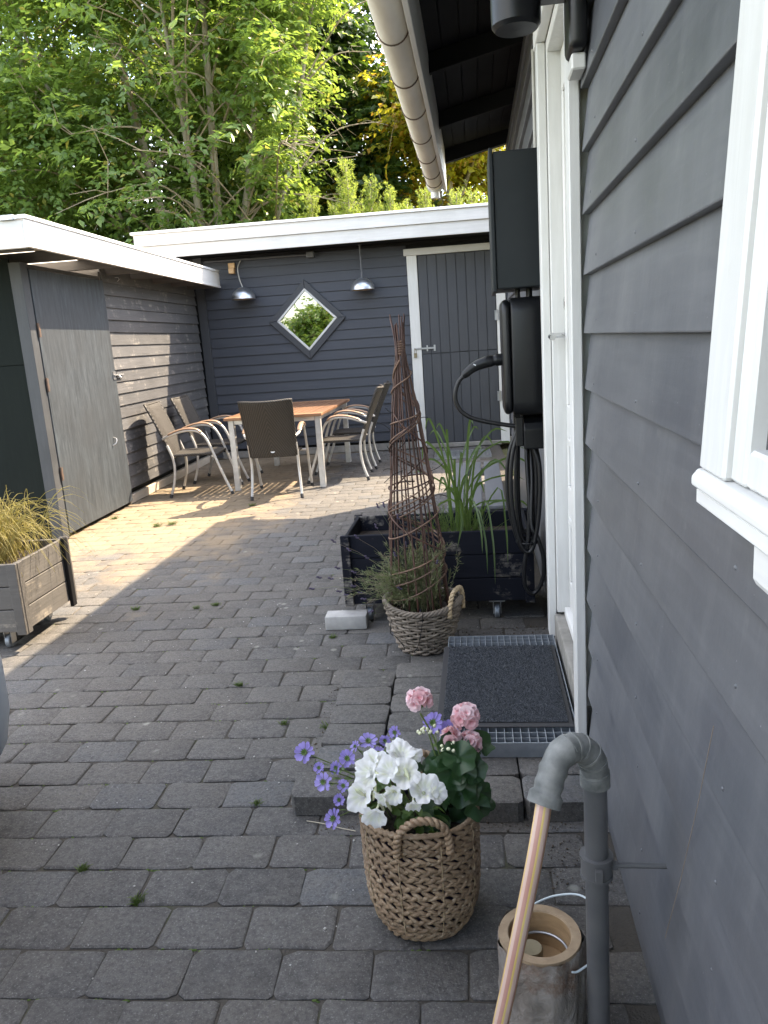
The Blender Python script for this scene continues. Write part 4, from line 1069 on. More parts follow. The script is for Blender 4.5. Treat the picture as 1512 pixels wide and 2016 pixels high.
# ---------------------------------------------------------------- planter boxes
rp = Thing('planter_box', 'black painted wooden planter on casters against the house', 'planter', at=(-0.24, 3.95, 0))
PX0, PX1, PY0, PY1, PZ0, PZ1 = -0.715, 0.236, 3.70, 4.19, 0.098, 0.462
hb = (PZ1 - PZ0) / 3
for i in range(3):
    z0, z1 = PZ0 + i * hb + 0.002, PZ0 + (i + 1) * hb - 0.002
    rp.part('front_board', MB().box(PX0 + 0.002, PX1 - 0.002, PY0 + 0.020, PY0 + 0.040, z0, z1), 'planter_black', bevel=0.003)
    rp.part('rear_board', MB().box(PX0 + 0.002, PX1 - 0.002, PY1 - 0.04, PY1 - 0.02, z0, z1), 'planter_black', bevel=0.003)
    rp.part('side_board', MB().box(PX0 + 0.018, PX0 + 0.036, PY0 + 0.041, PY1 - 0.041, z0, z1), 'planter_black_y', bevel=0.003)
    rp.part('side_board', MB().box(PX1 - 0.036, PX1 - 0.018, PY0 + 0.041, PY1 - 0.041, z0, z1), 'planter_black_y', bevel=0.003)
for (x, y) in ((PX0, PY0), (PX1 - 0.045, PY0), (PX0, PY1 - 0.019), (PX1 - 0.045, PY1 - 0.019)):
    rp.part('corner_batten', MB().box(x, x + 0.045, y, y + 0.0195, PZ0 - 0.006, PZ1 + 0.002), 'planter_black', bevel=0.003)
for x in (-0.28, -0.10):
    rp.part('inner_batten', MB().box(x - 0.02, x + 0.02, PY1 - 0.062, PY1 - 0.0405, PZ0, PZ1 + 0.01), 'planter_black')
rp.part('floor', MB().box(PX0 + 0.04, PX1 - 0.04, PY0 + 0.042, PY1 - 0.042, PZ0 + 0.004, PZ0 + 0.024), 'planter_black')
rp.part('soil', MB().box(PX0 + 0.037, PX1 - 0.037, PY0 + 0.042, PY1 - 0.042, PZ0 + 0.025, PZ1 - 0.085), 'soil')
def caster(T, x, y, ztop, r=0.034, rzr=0.5):
    ct = T.part('caster', MB().box(x - 0.04, x + 0.04, y - 0.03, y + 0.03, ztop - 0.008, ztop - 0.001).box(x - 0.020, x - 0.016, y - 0.02, y + 0.025, r * 0.7, ztop - 0.009).box(x + 0.016, x + 0.020, y - 0.02, y + 0.025, r * 0.7, ztop - 0.009), 'metal', bevel=0.0015)
    wh = MB().lathe([(0.008, -0.013), (r * 0.9, -0.013), (r, -0.009), (r, 0.009), (r * 0.9, 0.013), (0.008, 0.013)], 20).xform(lambda p: (x + p[2], y + p[0], r + p[1]))
    T.part('wheel', wh, 'grate_metal', ct, smooth=40)
for x, y in ((0.05, 3.76), (-0.60, 3.77), (0.05, 4.12), (-0.60, 4.12)):
    caster(rp, x, y, PZ0)
lp = Thing('planter_box', 'weathered grey wooden planter on casters at the left edge, full of dry grass', 'planter', at=(-2.6, 3.77, 0), yard=True)
LX0, LX1, LY0, LY1, LZ0, LZ1 = -3.05, -2.155, 3.49, 4.04, 0.098, 0.455
hb = (LZ1 - LZ0) / 3
for i in range(3):
    z0, z1 = LZ0 + i * hb + 0.0025, LZ0 + (i + 1) * hb - 0.0025
    lp.part('side_board', MB().box(LX1 - 0.038, LX1 - 0.018, LY0 + 0.041, LY1 - 0.041, z0, z1), 'grey_planter', bevel=0.003)
    lp.part('side_board', MB().box(LX0 + 0.018, LX0 + 0.038, LY0 + 0.041, LY1 - 0.041, z0, z1), 'grey_planter', bevel=0.003)
    lp.part('front_board', MB().box(LX0 + 0.002, LX1 - 0.002, LY0 + 0.020, LY0 + 0.040, z0, z1), 'grey_planter_x', bevel=0.003)
    lp.part('rear_board', MB().box(LX0 + 0.002, LX1 - 0.002, LY1 - 0.04, LY1 - 0.02, z0, z1), 'grey_planter_x', bevel=0.003)
for (x, y) in ((LX0, LY0), (LX1 - 0.05, LY0), (LX0, LY1 - 0.019), (LX1 - 0.05, LY1 - 0.019)):
    lp.part('corner_batten', MB().box(x, x + 0.05, y, y + 0.0195, LZ0 - 0.008, LZ1 + 0.003), 'grey_planter_x', bevel=0.003)
lp.part('corner_batten', MB().box(LX1 - 0.0175, LX1 + 0.004, LY1 - 0.062, LY1 - 0.020, LZ0 - 0.03, LZ1 + 0.006), 'black_wood', bevel=0.003)
lp.part('corner_batten', MB().box(LX1 - 0.0175, LX1 + 0.002, LY0 + 0.0205, LY0 + 0.062, LZ0 - 0.008, LZ1 + 0.003), 'grey_planter_x', bevel=0.003)
lp.part('floor', MB().box(LX0 + 0.04, LX1 - 0.04, LY0 + 0.042, LY1 - 0.042, LZ0 + 0.004, LZ0 + 0.024), 'grey_planter_x')
lp.part('soil', MB().box(LX0 + 0.039, LX1 - 0.039, LY0 + 0.042, LY1 - 0.042, LZ0 + 0.025, LZ1 - 0.05), 'soil')
for x, y in ((-2.30, 3.575), (-2.30, 3.95), (-2.9, 3.575), (-2.9, 3.95)):
    caster(lp, x, y, LZ0)

# slatted low bench behind the black planter
bn = Thing('low_bench', 'low grey slatted bench standing behind the black planter', 'bench', at=(0.02, 5.25, 0))
for xa, xb in ((-0.21, -0.117), (-0.088, -0.003), (0.018, 0.135)):
    bn.part('slat', MB().box(xa, xb, 4.50, 6.15, 0.392, 0.414), 'grey_bench', bevel=0.004, seg=2)
bn.part('cross_rail', MB().box(-0.20, 0.125, 4.62, 4.68, 0.335, 0.391), 'grey_bench', bevel=0.004)
bn.part('cross_rail', MB().box(-0.20, 0.125, 5.96, 6.02, 0.335, 0.391), 'grey_bench', bevel=0.004)
for (x, y) in ((-0.175, 4.618), (0.10, 4.618), (-0.175, 6.022), (0.10, 6.022)):
    bn.part('leg', MB().box(x - 0.022, x + 0.022, y - 0.022 - (0.025 if y < 5 else -0.025), y + 0.022 - (0.025 if y < 5 else -0.025), 0.0, 0.39), 'grey_bench', bevel=0.004)

# single loose brick
br_o = MB().box(-0.105, 0.105, -0.05, 0.05, 0.0, 0.072)
bo = single('loose_brick', br_o, 'grey_brick', 'single pale grey brick lying on the paving before the black planter', 'brick', bevel=0.007, seg=2, smooth=40)
bo.location = (-0.705, 3.665, 0.002); bo.rotation_euler = (0, 0, rad(2))

# ---------------------------------------------------------------- pixel ray helper used to measure positions off the photograph
def at(px, py, Y):
    d = rt * ((px - 756) / 1530) - uu * ((py - 1008) / 1530) + fwd
    t = Y / d.y
    return Vector((0, 0, H_CAM)) + d * t

# ---------------------------------------------------------------- seagrass basket with flowers
BX, BY = -0.184, 1.678
def b_r(z): return float(np.interp(z, [0, .012, .035, .075, .13, .20, .30], [.092, .104, .119, .131, .136, .138, .139]))
bk = Thing('seagrass_basket', 'round braided seagrass basket holding the flowers in the foreground', 'basket', at=(BX, BY, 0))
rows = 13
def braid_leaf(m, th, z, r, tilt, L, hgt, thk):
    """one slanted, flattened strand of the plait, lying on the basket wall"""
    e_t = Vector((-math.sin(th), math.cos(th), 0)); e_r = Vector((math.cos(th), math.sin(th), 0)); e_z = Vector((0, 0, 1))
    u = e_t * math.cos(tilt) + e_z * math.sin(tilt); w = e_z * math.cos(tilt) - e_t * math.sin(tilt)
    c = Vector((BX, BY, z)) + e_r * r
    nn, kk = 7, 6
    base = len(m.v)
    for i in range(kk + 1):
        t = i / kk; s_ = math.sin(math.pi * (0.06 + 0.88 * t)) ** 0.7
        x = (t - .5) * L
        bow = -0.5 * x * x / r
        for q in range(nn):
            a_ = 2 * math.pi * q / nn
            m.v.append(tuple(c + u * x + w * (hgt / 2 * s_ * math.cos(a_)) + e_r * (bow + thk / 2 * s_ * math.sin(a_) + 0.0035 * math.sin(math.pi * (t - .15)))))
    for i in range(kk):
        for q in range(nn):
            w_ = (q + 1) % nn; m.f.append((base + i * nn + q, base + i * nn + w_, base + (i + 1) * nn + w_, base + (i + 1) * nn + q)); m.m.append(0)
for i in range(rows):
    z = 0.014 + i * 0.0228
    r = b_r(z)
    m = MB()
    nper = int(2 * math.pi * r / 0.0245)
    ph0 = random.random() * 6.28
    for j in range(nper):
        th = 2 * math.pi * j / nper + ph0
        wv = 0.0022 * math.sin(3 * th + i * 1.7) + random.uniform(-.0008, .0008)
        braid_leaf(m, th, max(.008, z + 0.0042 + wv), r + random.uniform(-.001, .001), rad(-26 + random.uniform(-6, 6)), 0.040, 0.0118 * random.uniform(.85, 1.15), 0.0085)
        braid_leaf(m, th + math.pi / nper, max(.008, z - 0.0042 + wv), r + random.uniform(-.001, .001), rad(26 + random.uniform(-6, 6)), 0.040, 0.0118 * random.uniform(.85, 1.15), 0.0085)
    bk.part('braid_row', m, 'seagrass', smooth=True)
for k in range(9):
    th = 2 * math.pi * (k + 0.35) / 9
    pts = [(BX + (b_r(z) + 0.0055 + 0.002 * math.sin(z * 150)) * math.cos(th), BY + (b_r(z) + 0.0055 + 0.002 * math.sin(z * 150)) * math.sin(th), z) for z in np.linspace(0.02, 0.292, 28)]
    bk.part('stake', MB().tube(pts, 0.0016, 5), 'rope', smooth=True)
bk.part('liner', MB().lathe([(0.0, 0.01)] + [(b_r(z) - 0.013, z) for z in np.linspace(0.012, 0.282, 9)], 40, (BX, BY, 0)), 'liner', smooth=True)
bk.part('soil', MB().lathe([(0.126, 0.252), (0.10, 0.262), (0.0, 0.266)], 24, (BX, BY, 0)), 'soil', smooth=True)
def rope_path(m, pts, r, twists, mat_r, k=2, n=7):
    P = smooth_path(pts, 60)
    T = np.gradient(P, axis=0); T /= np.linalg.norm(T, axis=1, keepdims=True)
    N = np.cross(T, np.array([0.31, 0.9, 0.12])); N /= np.linalg.norm(N, axis=1, keepdims=True)
    B = np.cross(T, N)
    ph = np.linspace(0, twists * 2 * math.pi, len(P))
    for q in range(k):
        a = ph + 2 * math.pi * q / k
        m.tube(P + r * (np.cos(a)[:, None] * N + np.sin(a)[:, None] * B), mat_r, n)
    return m
for sgn, a0 in ((-1, rad(-90 + 8)), (1, rad(90 + 5))):
    ca, sa = math.cos(a0), math.sin(a0)
    def hp(s_, z, out=0.0): return (BX + (0.140 + out) * ca - s_ * sa * (1), BY + (0.140 + out) * sa + s_ * ca, z)
    hpts = [hp(-0.060, 0.262), hp(-0.059, 0.292), hp(-0.050, 0.326, .004), hp(-0.02, 0.350, .008), hp(0.02, 0.351, .008), hp(0.050, 0.327, .004), hp(0.059, 0.292), hp(0.060, 0.262)]
    bk.part('handle', rope_path(MB(), hpts, 0.0050, 9, 0.0058), 'seagrass', smooth=60)
bk.part('rim', rope_path(MB(), [(BX + 0.139 * math.cos(a), BY + 0.139 * math.sin(a), 0.305 + 0.003 * math.sin(3 * a)) for a in np.linspace(0, 2 * math.pi, 30)], 0.004, 28, 0.0052), 'seagrass', smooth=60)

def align(d, roll=0.0):
    q = Vector(d).normalized().to_track_quat('Z', 'Y')
    return (q.to_matrix() @ Matrix.Rotation(roll, 3, 'Z')).to_euler()

# petunia flower: wide five-lobed funnel
def petunia_mesh(seed):
    r = random.Random(seed)
    n, k = 40, 7
    m = MB()
    wv = [r.uniform(0.86, 1.06) for _ in range(5)]
    for i in range(k):
        t = i / (k - 1)
        for q in range(n):
            a = 2 * math.pi * q / n
            lobe = 5 * a / (2 * math.pi)
            f = abs(math.sin(lobe * math.pi)) ** 0.5
            w = wv[int(lobe) % 5]
            rad_ = 0.0035 + 0.031 * (t ** 1.2) * (1 - 0.22 * t * (1 - f)) * (1 + (w - 1) * t)
            z = -0.030 * (1 - t) ** 1.7 - 0.010 * max(0, t - 0.6) * (1 - 2 * f * .2) + 0.003 * t * math.sin(10 * a + seed) + 0.0045 * t * t * math.sin(3 * a + seed * 2)
            m.v.append((rad_ * math.cos(a), rad_ * math.sin(a), z))
    for i in range(k - 1):
        for q in range(n):
            w = (q + 1) % n
            m.f.append((i * n + q, i * n + w, (i + 1) * n + w, (i + 1) * n + q)); m.m.append(0)
    return m.mesh('petunia_flower', MAT['petunia'], smooth=True)
pet_mesh = [petunia_mesh(i) for i in range(4)]
tube_mesh = MB().tube(smooth_path([(0, 0, -0.028), (0, 0.002, -0.045), (0.002, 0.008, -0.062)], 10), [0.0042, .0040, .0036, .0034, .003, .003, .0028, .0028, .0026, .0026, .0028][:11], 8).mesh('flower_tube', MAT['bud'], smooth=True)
petu = Thing('petunia_plant', 'white petunias spilling over the front of the seagrass basket', 'flowers', at=(BX - 0.03, BY - 0.02, 0.23))
def fl(px, py, Y, nrm, sc_=1.0, k=0):
    p = at(px, py, Y)
    o = link('flower', pet_mesh[k % 4], petu.o, p - Vector((BX - 0.03, BY - 0.02, 0.23)), align(nrm, random.random() * 6), (sc_,) * 3)
    t = link('flower_tube', tube_mesh, o)
    return p
pf = [(718, 1528, 1.62, (-.55, -.75, .35), 1.15), (742, 1503, 1.66, (-.25, -.6, .75), 1.1), (762, 1512, 1.61, (-.3, -.5, .8), 1.0), (797, 1521, 1.60, (.05, -.75, .65), 1.12), (790, 1478, 1.70, (.1, -.3, .95), 1.0), (812, 1484, 1.72, (.35, -.2, .9), 0.85), (703, 1570, 1.58, (-.5, -.8, .3), 1.12), (735, 1612, 1.535, (-.15, -.95, -.15), 0.95), (772, 1567, 1.57, (-.25, -.7, .1), 0.75), (836, 1551, 1.58, (.15, -.55, .75), 1.12), (862, 1560, 1.575, (.5, -.55, .5), 0.75), (815, 1590, 1.555, (.1, -.6, -.3), 0.6), (748, 1575, 1.57, (-.5, -.5, -.25), 0.7), (722, 1500, 1.66, (-.6, -.5, .6), 1.05), (776, 1467, 1.74, (-.2, -.2, .95), 0.8)]
heads = []
for i, (a, b, c, d, e) in enumerate(pf):
    heads.append((fl(a, b, c, d, e, i), Vector(d).normalized()))
for p, d in heads:
    q = p - d * 0.06
    base = Vector((BX - 0.04 + random.uniform(-.03, .05), BY + random.uniform(-.05, .03), 0.24))
    petu.part('stem', MB().tube(smooth_path([base, (base + q) / 2 + Vector((0, 0, 0.012)), q], 12), 0.0018, 6), 'stem', smooth=True)
def ovate_leaf(L, W, cup=0.2, n=5, seed=0, scallop=0.0):
    r = random.Random(seed); V, F = [], []
    for i in range(n + 1):
        t = i / n
        w = W * math.sin(math.pi * min(0.985, 0.06 + 0.94 * t) ** 0.85) * 0.5
        z = -0.35 * L * t * t * cup * 2 + 0.02 * L * r.uniform(-1, 1)
        V += [(-w, L * t, z + cup * w), (0, L * t, z), (w, L * t, z + cup * w)]
    for i in range(n):
        a = 3 * i
        F += [(a, a + 1, a + 4, a + 3), (a + 1, a + 2, a + 5, a + 4)]
    return MB().add(V, F)
pl_mesh = [ovate_leaf(0.042, 0.021, 0.35, 5, i).mesh('leaf', MAT['petunia_leaf'], smooth=True) for i in range(3)]
for i in range(64):
    a = random.uniform(math.pi * 0.75, math.pi * 1.72); rr = 0.112 * math.sqrt(random.random())
    p = (0.03 + rr * math.cos(a) + random.uniform(-.01, .01), 0.02 + rr * math.sin(a), random.uniform(0.045, 0.12))
    link('leaf', pl_mesh[i % 3], petu.o, p, (random.uniform(-.5, .9), random.uniform(-.6, .6), random.uniform(0, 6.28)), (random.uniform(.7, 1.15),) * 3)
bud_mesh = MB().tube([(0, 0, 0), (0, 0, .012), (0, 0, .026), (0, 0, .036)], [.0018, .0042, .0045, .0012], 7).mesh('bud', MAT['bud'], smooth=True)
for i in range(9):
    p = at(random.uniform(715, 850), random.uniform(1530, 1600), 1.60)
    link('bud', bud_mesh, petu.o, p - Vector((BX - 0.03, BY - 0.02, 0.23)), (random.uniform(-.9, .9), random.uniform(-.9, .9), 0))

# geranium: dark rounded leaves, pink heads on long stems
ger = Thing('geranium_plant', 'pink geranium with dark round leaves in the right half of the basket', 'flowers', at=(-0.115, 1.72, 0.23))
GO = Vector((-0.115, 1.72, 0.23))
def round_leaf(R, seed):
    r = random.Random(seed); n = 26; V = [(0, 0, -0.006)]; F = []
    for ring in (0.5, 1.0):
        for i in range(n):
            a = rad(-160) + rad(320) * i / (n - 1) + math.pi / 2
            sc_ = R * ring * (1 + (0.075 * math.cos(7 * 320 / 360 * (a - math.pi / 2)) if ring == 1 else 0))
            V.append((sc_ * math.cos(a), sc_ * math.sin(a), 0.006 * math.sin(4 * a + seed) * ring + R * 0.16 * ring * ring))
    for i in range(n - 1):
        F.append((0, 1 + i, 2 + i)); F.append((1 + i, 1 + n + i, 2 + n + i, 2 + i))
    return MB().add(V, F).mesh('leaf', MAT['geranium_leaf'], smooth=True)
gl = [round_leaf(0.034, i) for i in range(4)]
for i in range(58):
    p = at(random.gauss(893, 33), min(1625, max(1462, random.gauss(1545, 46))), random.uniform(1.62, 1.80))
    p = Vector((min(p.x, -0.03), p.y, max(p.z, 0.255)))
    d = (p - Vector((-0.115, 1.74, 0.30))); d = Vector((d.x, d.y - 0.03, abs(d.z) * .6 + 0.055))
    link('leaf', gl[i % 4], ger.o, p - GO, align(d, random.random() * 6.28), (random.uniform(.7, 1.25),) * 3)
def petal_shape(L, W, cup, seed):
    r = random.Random(seed); V, F = [], []
    prof = [(0, .12), (.25, .42), (.5, .78), (.75, 1.0), (.92, .86), (1.0, .45)]
    for t, w in prof:
        z = cup * L * (t ** 2) + r.uniform(-.02, .02) * L
        V += [(-w * W / 2, L * t, z + .10 * W * w), (0, L * t, z - .02 * L), (w * W / 2, L * t, z + .10 * W * w)]
    for i in range(len(prof) - 1):
        a = 3 * i; F += [(a, a + 1, a + 4, a + 3), (a + 1, a + 2, a + 5, a + 4)]
    return MB().add(V, F)
def floret(seed):
    r = random.Random(seed); m = MB()
    for layer in range(2):
        for k in range(5):
            a = 2 * math.pi * k / 5 + layer * 0.6 + r.uniform(-.2, .2)
            L, W = (0.0155, 0.0175) if layer == 0 else (0.0105, 0.0130)
            lf = petal_shape(L, W, 0.15 - .5 * r.random(), seed + k)
            e = rad(14 + 34 * layer)
            M = Matrix.Rotation(a, 3, 'Z') @ Matrix.Rotation(e, 3, 'X')
            m.add([tuple(M @ Vector(v)) for v in lf.v], lf.f)
    return m.mesh('floret', MAT['pink'], smooth=True)
flo = [floret(i * 9) for i in range(4)]
def head(px, py, Y, R_, n, full=True):
    c = at(px, py, Y)
    base = Vector((-0.115 + random.uniform(-.03, .03), 1.73 + random.uniform(-.03, .03), 0.27))
    mid = (c + base) / 2 + Vector((random.uniform(-.01, .01), 0, 0.02))
    h = ger.part('flower_stem', MB().tube(smooth_path([base, mid, c + Vector((0, 0, -R_ * 1.25))], 16), 0.0024, 7).ball(c + Vector((0, 0, -R_ * .35)), R_ * 0.42, 8, 5), 'stem', smooth=True)
    for i in range(n):
        z = 1 - 1.25 * (i + 0.5) / n if full else random.uniform(-.2, 1)
        a = i * 2.39996
        s_ = math.sqrt(max(0, 1 - z * z))
        d = Vector((s_ * math.cos(a), s_ * math.sin(a), z))
        link('floret', flo[i % 4], h, c - GO + d * R_ * 0.86, align(d + Vector((0, -.2, 0)), a), (random.uniform(1.0, 1.35),) * 3)
    return c
head(826, 1380, 1.72, 0.026, 10); head(918, 1412, 1.74, 0.030, 13); head(925, 1462, 1.70, 0.021, 8); head(886, 1452, 1.68, 0.016, 4, False)
budm = MB().ball((0, 0, 0), 0.0042, 8, 5, 0, (1, 1, 1.5)).mesh('bud', MAT['bud'], smooth=True)
for (cx, cy, Y) in ((842, 1437, 1.72), (878, 1470, 1.66), (925, 1485, 1.68)):
    c = at(cx, cy, Y)
    h = ger.part('flower_stem', MB().tube(smooth_path([(-0.11, 1.72, 0.27), ((c.x - 0.11) / 2, (c.y + 1.72) / 2, (c.z + 0.27) / 2), tuple(c)], 12), 0.002, 6), 'stem', smooth=True)
    for i in range(11):
        link('bud', budm, h, c - GO + Vector((random.gauss(0, .010), random.gauss(0, .010), random.gauss(0, .008))), (random.random(), random.random(), 0))

# fan flowers: violet, trailing to the left and behind
fan = Thing('fan_flower_plant', 'violet fan flowers trailing out of the left of the basket', 'flowers', at=(-0.26, 1.72, 0.23))
FO = Vector((-0.26, 1.72, 0.23))
m = MB()
for k in range(14):
    a = 2 * math.pi * k / 14
    lf = petal_shape(0.0175, 0.0085, -0.1, k)
    M = Matrix.Rotation(a, 3, 'Z') @ Matrix.Translation((0, 0.006, 0)).to_3x3() @ Matrix.Rotation(rad(12 + 14 * (k % 3)), 3, 'X')
    o_ = Matrix.Rotation(a, 3, 'Z') @ Vector((0, 0.0055, 0))
    m.add([tuple(M @ Vector(v) + o_) for v in lf.v], lf.f)
fan_mesh = m.mesh('flower', MAT['purple'], smooth=True)
m = MB()
for k in range(9):
    a = 2 * math.pi * k / 9
    lf = ovate_leaf(0.011, 0.0045, 0.2, 3, k)
    M = Matrix.Rotation(a, 3, 'Z') @ Matrix.Rotation(rad(48), 3, 'X')
    m.add([tuple(M @ Vector(v)) for v in lf.v], lf.f)
fan_c = m.mesh('flower_centre', MAT['petunia_leaf'], smooth=True)
smal = ovate_leaf(0.020, 0.010, 0.3, 4, 3).mesh('leaf', MAT['petunia_leaf'], smooth=True)
for i, (a, b, Y, s_) in enumerate(((600, 1482, 1.66, 1.15), (638, 1540, 1.60, 1.05), (657, 1612, 1.56, 1.05), (725, 1460, 1.78, 1.0), (684, 1494, 1.70, 0.95), (778, 1442, 1.82, 0.8), (853, 1424, 1.84, 1.15), (885, 1436, 1.84, 1.1), (745, 1482, 1.76, 0.7), (676, 1548, 1.62, 0.7), (758, 1458, 1.80, 0.65), (662, 1512, 1.66, .75), (700, 1470, 1.76, .7), (628, 1512, 1.64, .6), (668, 1575, 1.59, .6))):
    c = at(a, b, Y)
    base = Vector((-0.24 if a < 800 else -0.12, 1.72, 0.26))
    stem_ = fan.part('stem', MB().tube(smooth_path([base, base.lerp(c, .5) + Vector((0, 0, .02)), tuple(c)], 14), 0.0015, 6), 'stem', smooth=True)
    d = Vector((-0.1, -0.75, 0.7)) + Vector((random.uniform(-.3, .3), random.uniform(-.2, .2), random.uniform(-.2, .2)))
    f_ = link('flower', fan_mesh, fan.o, c - FO, align(d + Vector((random.uniform(-.5, .3), random.uniform(-.3, .3), random.uniform(-.3, .4))), random.random() * 6), (s_ * 1.05 * random.uniform(.9, 1.1), s_ * 1.05 * random.uniform(.85, 1.05), s_))
    link('flower_centre', fan_c, f_)
    for j in range(6):
        t = random.uniform(.35, .95)
        p = base.lerp(c, t) + Vector((random.gauss(0, .006), random.gauss(0, .006), random.gauss(0, .006)))
        link('leaf', smal, fan.o, p - FO, (random.uniform(-.6, .6), random.uniform(-.6, .6), random.uniform(0, 6.28)), (random.uniform(.7, 1.3),) * 3)

# ---------------------------------------------------------------- wicker basket, willow trellis and lavender
WXc, WYc = -0.292, 3.392
def w_r(z): return float(np.interp(z, [0, .02, .10, .20, .235], [.112, .122, .146, .170, .176]))
wb = Thing('wicker_basket', 'grey round wicker basket with a rope handle, the willow trellis standing in it', 'basket', at=(WXc, WYc, 0))
nst = 26
for i in range(15):
    z = 0.012 + i * 0.0142
    pts = []
    N = nst * 4
    for j in range(N):
        th = 2 * math.pi * j / N
        r = w_r(z) + 0.0052 * math.cos(nst / 2 * th + i * math.pi) + random.uniform(-.0006, .0006)
        pts.append((WXc + r * math.cos(th), WYc + r * math.sin(th), z + 0.0025 * math.sin(nst / 2 * th + i * 2.1)))
    wb.part('weave_strand', MB().tube(pts, 0.0058, 7, closed=True), 'rattan', smooth=60)
for k in range(nst):
    th = 2 * math.pi * k / nst
    wb.part('stake', MB().tube([(WXc + w_r(z) * math.cos(th), WYc + w_r(z) * math.sin(th), z) for z in np.linspace(0.004, 0.225, 7)], 0.0046, 6), 'rattan', smooth=True)
for k in range(4):
    pts = []
    for j in range(120):
        th = 2 * math.pi * j / 120
        ph = 13 * th + k * math.pi / 2
        pts.append((WXc + (0.175 + 0.007 * math.cos(ph)) * math.cos(th), WYc + (0.175 + 0.007 * math.cos(ph)) * math.sin(th), 0.228 + 0.009 * math.sin(ph) + 0.012 * math.cos(th * 2)))
    wb.part('rim_strand', MB().tube(pts, 0.0062, 7, closed=True), 'rattan', smooth=60)
wb.part('lining', MB().lathe([(0.0, 0.02), (0.10, 0.02), (0.158, 0.20)], 30, (WXc, WYc, 0)), 'soil', smooth=True)
wb.part('soil', MB().lathe([(0.152, 0.175), (0.10, 0.188), (0.0, 0.192)], 24, (WXc, WYc, 0)), 'soil', smooth=True)
ha = rad(-22)
def hp(t, z, o=0): return (WXc + (0.172 + o) * math.cos(ha + t), WYc + (0.172 + o) * math.sin(ha + t), z)
wb.part('handle', rope_path(MB(), [hp(-.42, .185, .010), hp(-.40, .235, .010), hp(-.26, .285, .006), hp(0, .300, .004), hp(.26, .285, .006), hp(.40, .235, .010), hp(.42, .185, .010)], 0.0058, 9, 0.0066), 'rope', smooth=60)

tr = Thing('willow_trellis', 'tall cone of reddish willow rods tied at the top, standing in the wicker basket', 'trellis', at=(WXc, WYc, 0.19))
cx, cy = -0.302, 3.405
tx, ty = -0.328, 3.41
nr = 19
def tr_r(z): return float(np.interp(z, [.18, .5, .8, 1.1, 1.30, 1.375, 1.50], [.136, .120, .092, .056, .028, .015, .034]))
def tr_c(z):
    t = (z - .2) / 1.2
    return (cx + (tx - cx) * t, cy + (ty - cy) * t)
for k in range(nr):
    th = 2 * math.pi * k / nr + random.uniform(-.1, .1)
    jit = random.uniform(.85, 1.08); tw = random.uniform(-.25, .25)
    zt = random.uniform(1.44, 1.515)
    pts = []
    for z in np.linspace(0.17, zt, 12):
        c_ = tr_c(z); r = tr_r(z) * (jit if z < 1.3 else 1) + random.uniform(-.003, .003)
        pts.append((c_[0] + r * math.cos(th + tw * (z - .2)), c_[1] + r * math.sin(th + tw * (z - .2)), z))
    tr.part('rod', MB().tube(pts, np.linspace(0.0042, 0.0028, 12), 6), 'willow', smooth=True)
pts = [(tx + 0.0185 * math.cos(a), ty + 0.0185 * math.sin(a), 1.335 + 0.06 * a / (2 * math.pi * 6)) for a in np.linspace(0, 2 * math.pi * 6, 90)]
tr.part('binding', MB().tube(pts, 0.0048, 6), 'willow_bind', smooth=True)
def spiral(z0, z1, turns, ph, r_off=0.006, rr=0.0036, mat='willow_bind', wig=.006):
    pts = []
    N = int(30 * abs(turns)) + 8
    for i in range(N):
        t = i / (N - 1); z = z0 + (z1 - z0) * t + 0.012 * math.sin(9 * t + ph); th = ph + turns * 2 * math.pi * t
        c_ = tr_c(z); r = tr_r(z) + r_off + random.uniform(-wig, wig) * .4
        pts.append((c_[0] + r * math.cos(th), c_[1] + r * math.sin(th), z))
    tr.part('winding_rod', MB().tube(smooth_path(pts[::3] + [pts[-1]], N), rr, 6), mat, smooth=True)
spiral(0.26, 0.80, 1.6, 2.6); spiral(0.36, 1.32, 3.2, 3.4); spiral(0.45, 1.25, 2.4, 0.4, mat='willow'); spiral(0.98, 1.30, 2.2, 1.0)
spiral(0.52, 0.70, 0.8, 3.0); spiral(0.75, 0.80, 1.1, 1.5, mat='willow'); spiral(0.24, 0.45, 0.8, 3.3); spiral(0.30, 1.10, -1.7, 2.0, mat='willow'); spiral(0.65, 1.30, 2.0, 4.2)
for k in range(26):
    z = random.uniform(0.45, 1.1); th = random.uniform(0, 6.28); c_ = tr_c(z); r = tr_r(z)
    p0 = Vector((c_[0] + r * math.cos(th), c_[1] + r * math.sin(th), z))
    d = Vector((math.cos(th + random.uniform(-.9, .9)), math.sin(th + random.uniform(-.9, .9)), random.uniform(-.5, .7))) * random.uniform(.03, .085)
    tr.part('side_twig', MB().tube(smooth_path([p0, p0 + d * .5 + Vector((0, 0, random.uniform(-.01, .01))), p0 + d], 8), 0.0017, 5), 'black_wood', smooth=True)

